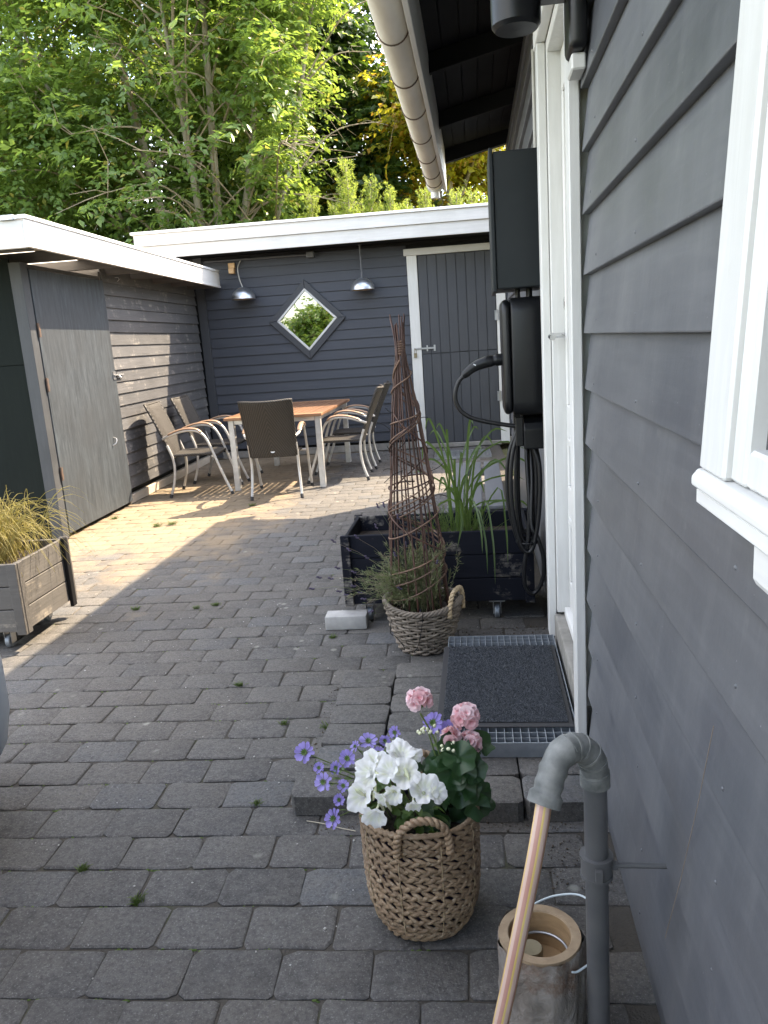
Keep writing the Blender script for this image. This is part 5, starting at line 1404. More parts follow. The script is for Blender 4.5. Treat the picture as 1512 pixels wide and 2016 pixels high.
def stalks(name, P0, P1, bend, r, parent, mat, seg=5):
    """many thin curved stalks as one mesh: three-sided tubes"""
    n = len(P0); t = np.linspace(0, 1, seg)[None, :, None]
    C = P0[:, None, :] * (1 - t) + P1[:, None, :] * t + bend[:, None, :] * (4 * t * (1 - t))
    D = P1 - P0; D /= np.maximum(np.linalg.norm(D, axis=1, keepdims=True), 1e-6)
    a = np.cross(D, np.array([0.3, 0.5, 0.81])); a /= np.maximum(np.linalg.norm(a, axis=1, keepdims=True), 1e-6); b = np.cross(D, a)
    V = np.stack([C + r * (math.cos(q) * a + math.sin(q) * b)[:, None, :] * (1.15 - 0.6 * t) for q in (0, 2.094, 4.189)], 2).reshape(-1, 3)
    base = (np.arange(n) * seg * 3)[:, None, None] + (np.arange(seg - 1) * 3)[None, :, None]
    q = np.arange(3)[None, None, :]; w = (q + 1) % 3
    F = np.stack([base + q, base + w, base + 3 + w, base + 3 + q], 3).reshape(-1, 4)
    o = link(name, npmesh(name, V, F, MAT[mat], True), parent); o['kind'] = 'stuff'
    return o

def leaf_cloud(P, D, L, W, N=None, fold=0.12):
    """P base (n,3), D unit dir, L length, W width -> V, F of folded two-triangle leaves"""
    n = len(P)
    if N is None: N = np.tile([0, 0, 1.0], (n, 1)) + rng.normal(0, .45, (n, 3))
    S = np.cross(D, N); S /= np.maximum(np.linalg.norm(S, axis=1, keepdims=True), 1e-6)
    U = np.cross(S, D)
    L = np.broadcast_to(np.asarray(L, float), (n,))[:, None]; W = np.broadcast_to(np.asarray(W, float), (n,))[:, None]
    a = P; t = P + D * L - U * L * 0.10
    l = P + D * L * 0.45 + S * W / 2 + U * W * fold; r = P + D * L * 0.45 - S * W / 2 + U * W * fold
    V = np.stack([a, l, t, r], 1).reshape(-1, 3)
    b = (np.arange(n) * 4)[:, None]
    F = np.concatenate([b + np.array([[0, 1, 2]]), b + np.array([[0, 2, 3]])], 0)
    return V, F

lav = Thing('lavender_plant', 'straggling grey-green lavender growing through the trellis and out to the left', 'plant', at=(WXc, WYc, 0.19))
LO = np.array([WXc, WYc, 0.19])
n = 230
th = rng.uniform(0, 2 * math.pi, n); r0 = 0.09 * np.sqrt(rng.random(n))
P0 = np.stack([WXc + r0 * np.cos(th), WYc + r0 * np.sin(th), np.full(n, .185)], 1)
ln = rng.uniform(.14, .36, n)
ex = np.where(rng.random(n) < .42, rng.uniform(.6, 1.4, n), rng.uniform(.05, .45, n))
az = np.where(ex > .55, rng.normal(math.pi * 1.04, .55, n), rng.uniform(0, 2 * math.pi, n))
P1 = P0 + np.stack([np.cos(az) * np.sin(ex), np.sin(az) * np.sin(ex) * .8, np.cos(ex)], 1) * ln[:, None]
P1[:, 2] = np.maximum(P1[:, 2], .10)
bd_ = np.stack([rng.normal(0, .012, n), rng.normal(0, .012, n), .02 + .03 * ex], 1)
stalks('stalks', P0 - LO, P1 - LO, bd_, 0.0012, lav.o, 'lav_leaf')
nl = 7000
idx = rng.integers(0, n, nl); t = rng.uniform(.15, .92, nl)[:, None]
Pc = P0[idx] * (1 - t) + P1[idx] * t + bd_[idx] * 4 * t * (1 - t)
D = (P1 - P0)[idx]; D /= np.linalg.norm(D, axis=1, keepdims=True); D = D + rng.normal(0, .55, (nl, 3)); D /= np.linalg.norm(D, axis=1, keepdims=True)
V, F = leaf_cloud(Pc - LO, D, rng.uniform(.018, .038, nl), .0036)
link('leaves', npmesh('leaves', V, F, MAT['lav_leaf']), lav.o)['kind'] = 'stuff'
lfm = MB()
for k in range(6): lfm.ball((random.uniform(-.003, .003), random.uniform(-.003, .003), k * .004), .0042, 6, 4)
lfm = lfm.mesh('flower_head', MAT['lav_flower'], smooth=True)
heads_ = [(618, 1160), (632, 1138), (655, 1140), (685, 1172), (700, 1155), (712, 1168), (735, 1203), (668, 1120), (672, 1165), (660, 1068), (690, 1085), (705, 1060), (725, 1100), (742, 1040), (745, 1000), (756, 998), (770, 1010), (785, 1022), (835, 1080), (800, 1075), (812, 1120), (780, 1095), (860, 1110), (790, 1160), (700, 1128), (828, 1202), (720, 1180)]
n = len(heads_)
hp_ = np.array([tuple(at(a, b, random.uniform(3.22, 3.48))) for a, b in heads_])
r0 = np.stack([rng.normal(WXc - .02, .05, n), rng.normal(WYc, .04, n), np.full(n, .19)], 1)
stalks('flower_stalks', r0 - LO, hp_ - LO, np.stack([np.zeros(n), np.zeros(n), np.full(n, .05)], 1), 0.0010, lav.o, 'lav_leaf')
for p, b in zip(hp_, r0):
    link('flower_head', lfm, lav.o, p - LO, align(Vector(p - b) + Vector((0, 0, -.06))))
# dark string hanging down the basket
single('string', MB().tube(smooth_path([tuple(at(a, b, 3.205)) for a, b in ((832, 1205), (831, 1230), (827, 1255), (822, 1275), (815, 1284))], 24), 0.0016, 5).tube(smooth_path([tuple(at(a, b, 3.205)) for a, b in ((770, 1220), (769, 1246), (778, 1252), (790, 1266), (797, 1278), (786, 1280))], 24), 0.0016, 5), 'black_wood', 'thin black string hanging down the side of the wicker basket', 'string', at=(-0.3, 3.2, 0.05))

def blade_strip(pts, w, n=7):
    P = smooth_path(pts, 14); k = len(P)
    T = np.gradient(P, axis=0); T /= np.linalg.norm(T, axis=1, keepdims=True)
    S = np.cross(T, np.array([random.uniform(-.4, .4), -1.0, random.uniform(-.1, .3)])); S /= np.linalg.norm(S, axis=1, keepdims=True)
    U = np.cross(S, T)
    wv = w * np.clip(np.minimum(np.linspace(.6, 1.6, k), np.linspace(4.0, 0.02, k)), 0, 1)[:, None]
    L_, C_, R_ = P - S * wv, P - U * wv * .35, P + S * wv
    V = np.stack([L_, C_, R_], 1).reshape(-1, 3)
    F = []
    for i in range(k - 1):
        a = 3 * i; F += [(a, a + 1, a + 4, a + 3), (a + 1, a + 2, a + 5, a + 4)]
    return MB().add(V.tolist(), F)
grs = Thing('ornamental_grass', 'tall arching green grass growing in the black planter', 'grass', at=(-0.11, 3.93, 0.37))
bl = [(846, 825, 3.78), (840, 870, 3.85), (868, 838, 3.9), (880, 850, 3.95), (895, 905, 3.8), (925, 830, 3.95), (930, 845, 4.0), (940, 880, 3.95), (955, 860, 4.0), (968, 848, 4.0), (985, 870, 4.05), (1000, 935, 4.0), (1010, 900, 4.1), (855, 905, 3.8), (832, 930, 3.85), (870, 990, 3.8), (990, 985, 3.8), (1020, 985, 3.9), (908, 890, 3.95), (918, 935, 3.9), (900, 960, 3.9), (945, 950, 3.9), (885, 960, 3.95), (870, 940, 4.0), (930, 985, 3.85), (915, 1000, 3.85), (860, 850, 4.0), (975, 905, 3.9)]
for i, (a, b, Y) in enumerate(bl):
    tip_ = at(a, b, Y)
    base = Vector((-0.115 + random.uniform(-.055, .045), 3.93 + random.uniform(-.05, .05), 0.372))
    mid = base.lerp(tip_, .55) + Vector(((base.x - tip_.x) * .18, 0, 0.05 + random.uniform(0, .04)))
    over = tip_ + Vector(((tip_.x - base.x) * random.uniform(.15, .5), random.uniform(-.05, .05), random.uniform(-.10, .0)))
    grs.part('blade', blade_strip([base, mid, tip_, over], random.uniform(.004, .0068)), 'blade', smooth=True)
for (a, b, Y, c, d) in ((960, 1130, 3.66, 940, 1000), (975, 1150, 3.66, 955, 985), (1000, 1110, 3.64, 980, 960), (950, 1090, 3.66, 930, 985), (900, 1080, 3.66, 905, 985)):
    base = Vector((-0.10 + random.uniform(-.03, .06), 3.9, 0.372))
    grs.part('blade', blade_strip([base, tuple(at(c, d, 3.78)), tuple(at((a + c) / 2 + 6, (b + d) / 2, 3.68)), tuple(at(a, b, Y))], 0.0045), 'blade', smooth=True)
n = 150
th = rng.uniform(0, 6.28, n); r0 = .10 * np.sqrt(rng.random(n))
P0 = np.stack([-.14 + r0 * np.cos(th) * 1.6, 3.93 + r0 * np.sin(th), np.full(n, .372)], 1)
P1 = P0 + np.stack([rng.normal(0, .07, n), rng.normal(0, .05, n), rng.uniform(.04, .20, n)], 1)
stalks('undergrowth', P0 - np.array([-.11, 3.93, .37]), P1 - np.array([-.11, 3.93, .37]), rng.normal(0, .012, (n, 3)), .0016, grs.o, 'moss')

dry = Thing('dry_grass', 'yellowing arching grass growing in the grey planter', 'grass', at=(-2.55, 3.77, 0.40), yard=True)
DO = np.array([-2.55, 3.77, .40])
n = 640
P0 = np.stack([rng.normal(-2.48, .10, n), rng.normal(3.77, .09, n), np.full(n, .40)], 1)
P0[:, 0] = np.clip(P0[:, 0], -2.95, -2.22); P0[:, 1] = np.clip(P0[:, 1], 3.56, 3.97)
az = rng.uniform(0, 6.28, n); sp_ = np.minimum(rng.gamma(2.0, .10, n), .30); hh = rng.uniform(.10, .42, n)
P1 = P0 + np.stack([np.cos(az) * sp_ * 1.5, np.sin(az) * sp_, hh - sp_ * .55], 1)
P1[:, 2] = np.maximum(P1[:, 2], .30)
stalks('blades', P0 - DO, P1 - DO, np.stack([np.zeros(n), np.zeros(n), .05 + sp_ * .45], 1), .0018, dry.o, 'dry_blade', 8)

# ---------------------------------------------------------------- log bucket, drain pipe, hose
lg = Thing('hollow_log', 'hollowed log with bark standing at the house wall, a metal cup inside', 'log', at=(0.078, 1.362, 0))
LC = (0.078, 1.362)
nseg = 48
def logprof(z, th, r):
    return r + 0.0035 * math.sin(5 * th + z * 9) + 0.003 * math.sin(11 * th - z * 23) + random.uniform(-.0012, .0012)
m = MB(); zs = np.linspace(0, 0.217, 14)
for z in zs:
    for q in range(nseg):
        th = 2 * math.pi * q / nseg; r = logprof(z, th, 0.086 if z < .21 else 0.0835)
        m.v.append((LC[0] + r * math.cos(th), LC[1] + r * math.sin(th), z))
for i in range(len(zs) - 1):
    for q in range(nseg):
        w = (q + 1) % nseg; m.f.append((i * nseg + q, i * nseg + w, (i + 1) * nseg + w, (i + 1) * nseg + q)); m.m.append(0)
lg.part('bark', m, 'log_bark', smooth=60)
lg.part('cut_rim', MB().lathe([(0.0825, 0.214), (0.081, 0.2195), (0.0635, 0.2195), (0.0615, 0.2165)], 48, (*LC, 0)), 'log_end', smooth=50)
lg.part('hollow', MB().lathe([(0.0615, 0.2165), (0.060, 0.14), (0.0, 0.138)], 40, (*LC, 0)), 'log_inside', smooth=50)
lg.part('wire_ring', MB().tube([(LC[0] + 0.057 * math.cos(a), LC[1] + 0.057 * math.sin(a), 0.172) for a in np.linspace(0, 2 * math.pi, 40, endpoint=False)], 0.003, 7, closed=True), 'metal', smooth=True)
lg.part('metal_cup', MB().lathe([(0.0, 0.196), (0.021, 0.196), (0.0235, 0.192), (0.0235, 0.165), (0.021, 0.163), (0.021, 0.1385)], 28, (LC[0] - 0.018, LC[1] - 0.012, 0)), 'brass_candle', smooth=40)
wp = smooth_path([(LC[0] + 0.055, LC[1] - 0.068, 0.192), (LC[0] + 0.072, LC[1] - 0.06, 0.190), (LC[0] + 0.115, LC[1] - 0.02, 0.197), (LC[0] + 0.128, LC[1] + 0.06, 0.205), (LC[0] + 0.10, LC[1] + 0.12, 0.21), (LC[0] + 0.04, LC[1] + 0.125, 0.205), (LC[0] - 0.02, LC[1] + 0.095, 0.198), (LC[0] - 0.05, LC[1] + 0.066, 0.195)], 50)
lg.part('wire_handle', MB().tube(wp, 0.0022, 7), 'wire_white', smooth=True)

dp = Thing('drain_pipe', 'grey plastic pipe with a swan-neck top standing beside the house wall', 'pipe', at=(0.183, 1.30, 0))
dp.part('pipe', MB().tube([(0.184, 1.30, 0.0), (0.183, 1.30, 0.30), (0.181, 1.30, 0.62)], 0.0212, 24), 'pipe', smooth=45)
def ring_tube(m, pts, prof_r, n=24): return m.tube(pts, prof_r, n)
e1 = smooth_path([(0.181, 1.30, 0.59), (0.180, 1.30, 0.620), (0.172, 1.296, 0.650), (0.150, 1.285, 0.673), (0.128, 1.272, 0.675)], 24)
rr_ = np.full(len(e1), .0250); rr_[:5] = .0270; rr_[-3:] = .0270
el = dp.part('elbow', MB().tube(e1, rr_, 24), 'elbow', smooth=45, label='dusty grey upper bend')
e2 = smooth_path([(0.135, 1.276, 0.677), (0.115, 1.264, 0.667), (0.102, 1.250, 0.646), (0.092, 1.236, 0.622), (0.083, 1.224, 0.598)], 24)
rr_ = np.full(len(e2), .0240); rr_[:6] = .0266; rr_[6:8] = .0248; rr_[11:13] = .0258; rr_[16:18] = .0256; rr_[-5:] = .0298
dp.part('elbow', MB().tube(e2, rr_, 24, caps=False), 'elbow', smooth=45, label='dusty grey spout bend')
for i in (5, 9, 13, 17, 20):
    d = e1[min(i + 1, len(e1) - 1)] - e1[i - 1]; d = d / np.linalg.norm(d) * .0022
    dp.part('seam_ring', MB().tube([e1[i] - d, e1[i] + d],  .0268, 24), 'elbow', el, smooth=45)
cl = dp.part('clamp', MB().tube([(0.182, 1.30, 0.408), (0.182, 1.30, 0.440)], 0.0285, 24).tube([(0.182, 1.30, 0.440), (0.182, 1.30, 0.447)], 0.0305, 24).tube([(0.182, 1.30, 0.402), (0.182, 1.30, 0.408)], 0.0300, 24).box(0.176, 0.188, 1.262, 1.28, 0.412, 0.436), 'pipe', smooth=40)
dp.part('wall_rod', MB().tube([(0.205, 1.30, 0.424), (0.31, 1.30, 0.424)], 0.005, 8).tube([(0.206, 1.30, 0.424), (0.220, 1.30, 0.424)], 0.009, 6), 'pipe', cl, smooth=40)
hs = smooth_path([(0.090, 1.234, 0.618), (0.084, 1.2255, 0.600), (0.0765, 1.212, 0.568), (0.060, 1.198, 0.49), (0.038, 1.188, 0.39), (0.012, 1.180, 0.27), (-0.010, 1.174, 0.17), (-0.022, 1.165, 0.08), (-0.020, 1.14, 0.025), (0.01, 1.08, 0.0165), (0.08, 0.98, 0.0165), (0.13, 0.80, 0.0165), (0.10, 0.55, 0.0165)], 90)
sec = []
for q in range(24):
    sec.append((2, 2, 1, 0, 0, 3)[q % 6] if q % 12 < 6 else (0, 2, 2, 1, 0, 0)[q % 6])
tag(single('garden_hose', MB().tube(hs, 0.0142, 24, sectors=sec), ['hose_pink', 'hose_yellow', 'hose_pale', 'hose_amber'], 'pink hose with yellow stripes coming out of the pipe end', 'hose', at=(0.1, 1.2, 0.0), smooth=True))

# ---------------------------------------------------------------- car at the left edge (only a sliver of its front corner shows)
car = Thing('parked_car', 'pale blue-grey car whose rounded front corner shows at the left edge', 'car', at=(-2.235, 0.37, 0), yard=True, local=True)
def outline(w, f, r, cr_, n=7):
    P = []
    for cx_, cy_, a0 in ((w - cr_, f - cr_, 0), (-w + cr_, f - cr_, 90), (-w + cr_, r + cr_, 180), (w - cr_, r + cr_, 270)):
        for i in range(n + 1):
            a = rad(a0 + 90 * i / n); P.append((cx_ + cr_ * math.cos(a), cy_ + cr_ * math.sin(a)))
    return P
def loft(levels, cap=True):
    m = MB(); k = None
    for (z, w, f, r, c_) in levels:
        o = outline(w, f, r, c_); k = len(o); m.v += [(x, y, z) for x, y in o]
    for i in range(len(levels) - 1):
        for q in range(k):
            w = (q + 1) % k; m.f.append((i * k + q, i * k + w, (i + 1) * k + w, (i + 1) * k + q)); m.m.append(0)
    if cap: m.f.append(tuple((len(levels) - 1) * k + q for q in range(k))); m.m.append(0)
    m.f.append(tuple(range(k - 1, -1, -1))); m.m.append(0)
    return m
body = car.part('body', loft([(0.20, .80, 1.93, -1.98, .42), (0.26, .845, 1.985, -2.03, .42), (0.36, .862, 2.00, -2.05, .42), (0.50, .866, 1.995, -2.05, .42), (0.62, .862, 1.96, -2.04, .42), (0.72, .850, 1.90, -2.02, .42), (0.82, .825, 1.78, -1.99, .40), (0.90, .79, 1.55, -1.95, .38)]), 'car_paint', smooth=45)
car.part('lower_trim', loft([(0.13, .78, 1.90, -1.95, .40), (0.199, .812, 1.945, -1.99, .42)]), 'black_plastic', body)
car.part('cabin_glass', loft([(0.901, .74, 0.95, -1.90, .25), (1.15, .69, 0.55, -1.78, .25), (1.38, .60, 0.15, -1.62, .25)]), 'glass', body, smooth=45)
car.part('roof', loft([(1.381, .602, 0.16, -1.63, .25), (1.43, .56, 0.02, -1.52, .25), (1.45, .45, -0.15, -1.35, .25)]), 'car_paint', body, smooth=45)
for sx in (-1, 1):
    car.part('headlight', MB().ball((sx * 0.62, 1.80, 0.66), 0.14, 14, 8, 0, (1.1, .8, .55)), 'white_plastic', body, smooth=True)
    for y in (1.22, -1.30):
        x = sx * 0.775
        wh = car.part('wheel', MB().lathe([(0.16, -0.09), (0.28, -0.095), (0.305, -0.07), (0.305, 0.07), (0.28, 0.095), (0.16, 0.09)], 28).xform(lambda p: (x + p[2], y + p[0], 0.305 + p[1])), 'rubber', smooth=40)
        car.part('rim', MB().lathe([(0.0, -0.06), (0.17, -0.085), (0.17, 0.085), (0.0, 0.06)], 20).xform(lambda p: (x + p[2], y + p[0], 0.305 + p[1])), 'alu', wh, smooth=40)

# ---------------------------------------------------------------- trees
def unit(a): return a / np.maximum(np.linalg.norm(a, axis=-1, keepdims=True), 1e-9)

def make_tree(name, label, pos, stems, nlimb, nspray, nleaf, leafL, leafW, mat, seed, zr=(2.2, 8.5), reach=(1.4, 3.2), top=9.5, dens=1.0, cat='tree', group=None, droop=.25, spray_len=.55, stem_r=.10, gap=None, edge=None):
    g = np.random.default_rng(seed)
    T = Thing(name, label, cat, at=(pos[0], pos[1], 0), yard=True, local=True, group=group)
    paths = []
    tm = MB()
    for (dx, dy, lx, ly, h, r) in stems:
        P = smooth_path([(dx * .35, dy * .35, -0.05), (dx * .7 + g.normal(0, .05), dy * .7 + g.normal(0, .05), h * .22), (dx + lx * .35, dy + ly * .35, h * .5), (dx + lx * .75 + g.normal(0, .12), dy + ly * .75 + g.normal(0, .12), h * .78), (dx + lx, dy + ly, h)], 26)
        paths.append((P, h, r))
        T.part('trunk', MB().tube(P, np.linspace(r, r * .16, len(P)) , 9), 'bark', smooth=True)
    lm = MB(); SP, SD = [], []
    for k in range(nlimb):
        P, h, r = paths[k % len(paths)]
        z0 = g.uniform(*zr) * h / top
        j = int(np.argmin(np.abs(P[:, 2] - z0))); a = P[j]
        az = g.uniform(0, 2 * math.pi) if g.random() > .25 else g.normal(-math.pi / 2, .9)
        el_ = g.uniform(.25, 1.0) * (0.55 + .55 * (z0 / top))
        ln = g.uniform(*reach) * (1.15 - .75 * max(0, z0 / top - .35))
        d = np.array([math.cos(az) * math.cos(el_), math.sin(az) * math.cos(el_), math.sin(el_)])
        e = a + d * ln; m_ = a + d * ln * .5 + np.array([0, 0, .12 * ln]); e[2] -= .10 * ln
        L = smooth_path([a, m_, e], 12)
        lm.tube(L, np.linspace(r * .24, .006, len(L)), 5)
        ns = int(nspray * (ln / reach[1] + .25))
        t = g.uniform(.22, 1.08, ns)
        c = np.stack([np.interp(t, np.linspace(0, 1, len(L)), L[:, q]) for q in range(3)], 1)
        off = g.normal(0, 1, (ns, 3)) * np.array([.27, .27, .20]) * (.45 + .75 * t[:, None])
        SP.append(c + off)
        sd = unit(d[None, :] * np.array([1, 1, .25]) + g.normal(0, .55, (ns, 3)) * np.array([1, 1, .45]) + off * .8 - np.array([0, 0, droop]))
        SD.append(sd)
        # a few side twigs towards the sprays
        for q in range(0, min(ns, 5)):
            lm.tube([c[q], (c[q] + SP[-1][q]) / 2 + [0, 0, .04], SP[-1][q] + sd[q] * .25], [.008, .006, .003], 4)
    T.part('limbs', lm, 'twig', kind='stuff')
    SP = np.concatenate(SP); SD = np.concatenate(SD)
    if gap is not None:                      # the open front of the clump, where the stems show
        hide = (SP[:, 0] > gap[0]) & (SP[:, 0] < gap[1]) & (SP[:, 1] < gap[2]) & (SP[:, 2] > gap[3]) & (SP[:, 2] < gap[4]) & (g.random(len(SP)) < .78)
        SP, SD = SP[~hide], SD[~hide]
    if edge is not None:                     # this side of the crown stays narrow low down
        hide = (SP[:, 0] > edge[0] + (SP[:, 2] - edge[1]) * edge[2] + g.normal(0, .18, len(SP)))
        SP, SD = SP[~hide], SD[~hide]
    n = len(SP)
    side = unit(np.cross(SD, np.array([0, 0, 1.0]) + g.normal(0, .3, (n, 3))))
    upn = np.cross(side, SD)
    Ps, Ds, Ns, Ls = [], [], [], []
    for q in range(nleaf):
        s_ = (q + .5) / nleaf
        sg = 1 if q % 2 else -1
        p = SP + SD * (s_ * spray_len) - np.array([0, 0, 1.0]) * (droop * .5 * spray_len * s_ ** 2) + g.normal(0, .012, (n, 3))
        d = unit(SD * .65 + side * sg * .75 - np.array([0, 0, 1.0]) * (droop * .9) + g.normal(0, .20, (n, 3)))
        Ps.append(p); Ds.append(d); Ns.append(unit(upn + g.normal(0, .35, (n, 3)))); Ls.append(leafL * g.uniform(.5, 1.3, n))
    P_, D_, N_, L_ = np.concatenate(Ps), np.concatenate(Ds), np.concatenate(Ns), np.concatenate(Ls)
    V, F = leaf_cloud(P_, D_, L_, L_ * (leafW / leafL), N_)
    link('crown', npmesh('crown', V, F, MAT[mat]), T.o)['kind'] = 'stuff'
    return T

make_tree('hornbeam_tree', 'tall many-stemmed green tree right behind the back shed corner', (-4.30, 14.6),
          [(-.55, 0, -.9, -.2, 9.4, .15), (-.1, .2, -.3, .3, 10, .12), (.25, -.1, .4, -.4, 9.6, .11), (.5, .1, 1.2, .1, 9.2, .10), (-.8, .1, -2.2, -.2, 8.0, .09), (.1, -.2, -.1, -1.0, 8.6, .08), (.9, .1, 2.1, .0, 9.0, .08)],
          112, 84, 11, .132, .072, 'leaf', 5, top=9.6, zr=(2.4, 9.2), reach=(1.4, 3.1), gap=(-1.0, 1.25, .1, 3.2, 7.0), edge=(1.45, 4.2, .36))
make_tree('hornbeam_tree', 'leafy green tree at the far left behind the storage shed roof', (-8.3, 15.2),
          [(-.3, 0, -.6, -.2, 9.0, .13), (.2, .1, .8, -.3, 9.4, .12), (.0, .2, 1.6, .1, 8.2, .09)],
          62, 92, 11, .122, .066, 'leaf', 9, top=9.2, zr=(2.2, 8.8), reach=(1.5, 3.0))
make_tree('maple_tree', 'yellowing maple tree behind the gutter end', (0.10, 17.8),
          [(0, 0, .3, -.2, 8.0, .14), (.2, .1, -.7, .2, 7.6, .10), (-.2, 0, 1.0, 0, 7.4, .09)],
          50, 70, 9, .145, .105, 'leaf_gold', 14, top=8.0, zr=(2.0, 7.4), reach=(1.2, 2.5), droop=.3, spray_len=.5)
make_tree('dark_tree', 'dark leafy tree deep behind the many-stemmed tree', (-5.6, 19.5),
          [(0, 0, .4, 0, 9.2, .16), (.3, .2, -1.6, .2, 8.8, .13), (-.2, 0, 1.9, 0, 8.6, .12)],
          70, 72, 8, .20, .12, 'leaf_dark', 21, top=9.2, zr=(1.2, 8.4), reach=(1.6, 3.3))
make_tree('dark_tree', 'dark leafy tree between the green tree and the maple', (-2.3, 18.6),
          [(0, 0, .1, 0, 8.8, .14), (.3, .2, -1.2, .2, 8.6, .12), (-.2, 0, .9, 0, 7.8, .11)],
          72, 74, 8, .19, .115, 'leaf_dark', 27, top=7.6, zr=(1.0, 7.2), reach=(1.4, 2.8))
make_tree('dark_tree', 'dark leafy tree far left behind the others', (-10.6, 20.5),
          [(0, 0, .4, 0, 9.0, .16), (.3, .2, -1.8, .2, 8.6, .13), (-.2, 0, 1.9, 0, 8.8, .12)],
          46, 60, 8, .18, .105, 'leaf_dark', 33, top=9.0, zr=(1.2, 8.4), reach=(1.6, 3.3))

# young larches behind the flat roof
def conifer_meshes(h, seed):
    g = np.random.default_rng(seed)
    tm = MB().tube([(0, 0, 0), (0.02, 0, h * .5), (0, 0, h)], [.05, .03, .006], 7)
    bm_ = MB(); P, D = [], []
    z = h * .18
    while z < h * .985:
        f = 1 - z / h
        nb_ = 6 if f > .12 else 4
        ph = g.uniform(0, 6.28)
        for k in range(nb_):
            az = ph + 2 * math.pi * k / nb_ + g.normal(0, .15)
            L = (.17 + 1.15 * f ** .92) * g.uniform(.6, 1.1)
            el_ = rad(28 + 34 * (1 - f)) + g.normal(0, .08)
            d = np.array([math.cos(az) * math.cos(el_), math.sin(az) * math.cos(el_), math.sin(el_)])
            a = np.array([0, 0, z]); path = smooth_path([a, a + d * L * .55 - [0, 0, .03 * L], a + d * L + [0, 0, .07 * L]], 8)
            bm_.tube(path, np.linspace(.010 * (.3 + f), .002, len(path)), 4)
            tws = [(path, 1.0)]
            for q in range(int(2 + 9 * f)):
                t = g.uniform(.25, .95); p = np.array([np.interp(t, np.linspace(0, 1, len(path)), path[:, c]) for c in range(3)])
                sd = unit(np.cross(d, [0, 0, 1.0])) * (1 if q % 2 else -1)
                e = p + (d * .6 + sd * .7 + np.array([0, 0, .22])) * (L * .30 * (1.1 - t) + .04)
                tws.append((np.array([p, (p + e) / 2, e]), .6))
            for (pt, _) in tws:
                ln = np.linalg.norm(pt[-1] - pt[0]); nn = max(8, int(ln * 150))
                t = g.uniform(.05, 1.02, nn)
                c = np.stack([np.interp(t, np.linspace(0, 1, len(pt)), pt[:, q]) for q in range(3)], 1)
                dd = unit(unit(pt[-1] - pt[0])[None, :] * .55 + g.normal(0, .7, (nn, 3)))
                P.append(c); D.append(dd)
        z += .085 + .17 * f
    P, D = np.concatenate(P), np.concatenate(D)
    V, F = leaf_cloud(P, D, .050 * g.uniform(.7, 1.1, len(P)), .0100, None, 0.05)
    return tm.mesh('trunk', MAT['bark'], smooth=True), bm_.mesh('branches', MAT['twig']), npmesh('needles', V, F, MAT['needle'])
cm = [conifer_meshes(4.2, 3), conifer_meshes(4.0, 8)]
for i, (x, y, s_, rz, lb) in enumerate(((-1.45, 12.95, .985, 0, 'tallest young larch behind the middle of the flat roof'), (-.80, 13.1, .93, 1.2, 'young larch just right of the tallest one'), (-2.10, 13.3, .90, 2.0, 'young larch left of the tallest one'),
                                        (-2.75, 13.0, .84, 3.1, 'leftmost low young larch, just showing over the roof edge'), (.25, 13.2, .86, 4.0, 'young larch showing between gutter end and cabinet'), (.72, 13.6, .89, .7, 'young larch partly hidden behind the black cabinet'), (-.25, 13.8, .90, 5.0, 'young larch under the end of the gutter'), (1.25, 13.3, .88, 5.6, 'rightmost young larch, hidden mostly by the cabinet'), (-1.15, 13.7, .95, 2.6, 'slender young larch behind the two tallest ones'), (-1.80, 13.8, .92, 3.7, 'young larch half hidden left of the tallest one'), (.48, 12.9, .84, 1.9, 'low young larch close to the black cabinet'), (-.52, 12.8, .86, 4.6, 'low young larch right above the roof edge under the gutter'))):
    T = Thing('larch_tree', lb, 'tree', at=(x, y, 0), yard=True, local=True, rz=rz, group='young larches behind the flat roof')
    T.o.scale = (s_, s_, s_)
    for nm, me in zip(('trunk', 'branches', 'needles'), cm[i % 2]):
        o = link(nm, me, T.o)
        if nm != 'trunk': o['kind'] = 'stuff'

# shrubs and dry meadow behind the camera: they show only as reflections in the diamond window
make_tree('shrub', 'leafy shrub mirrored in the left of the diamond window', (-5.2, -13.5), [(0, 0, .2, 0, 3.2, .06), (.2, 0, -.9, .1, 3.0, .05), (-.1, .1, .9, 0, 2.9, .05)], 36, 60, 8, .17, .10, 'leaf', 41, top=3.2, zr=(.3, 2.9), reach=(.8, 1.7), spray_len=.4)
make_tree('shrub', 'leafy shrub mirrored in the right of the diamond window', (-2.6, -15.5), [(0, 0, .2, 0, 3.4, .06), (.2, 0, -.9, .1, 3.0, .05), (-.1, .1, .9, 0, 3.1, .05)], 36, 60, 8, .17, .10, 'leaf', 43, top=3.4, zr=(.3, 3.0), reach=(.8, 1.8), spray_len=.4)
n = 9000
P0 = np.stack([rng.uniform(-9, 2, n), rng.uniform(-13, -5.5, n), np.full(n, -.075)], 1)
P1 = P0 + np.stack([rng.normal(0, .12, n), rng.normal(0, .12, n), rng.uniform(.35, .95, n)], 1)
o = stalks('meadow_grass', P0, P1, rng.normal(0, .03, (n, 3)), .004, None, 'dry_blade', 4)
tag(o, 'tall dry meadow grass mirrored in the diamond window', 'grass', kind='stuff')

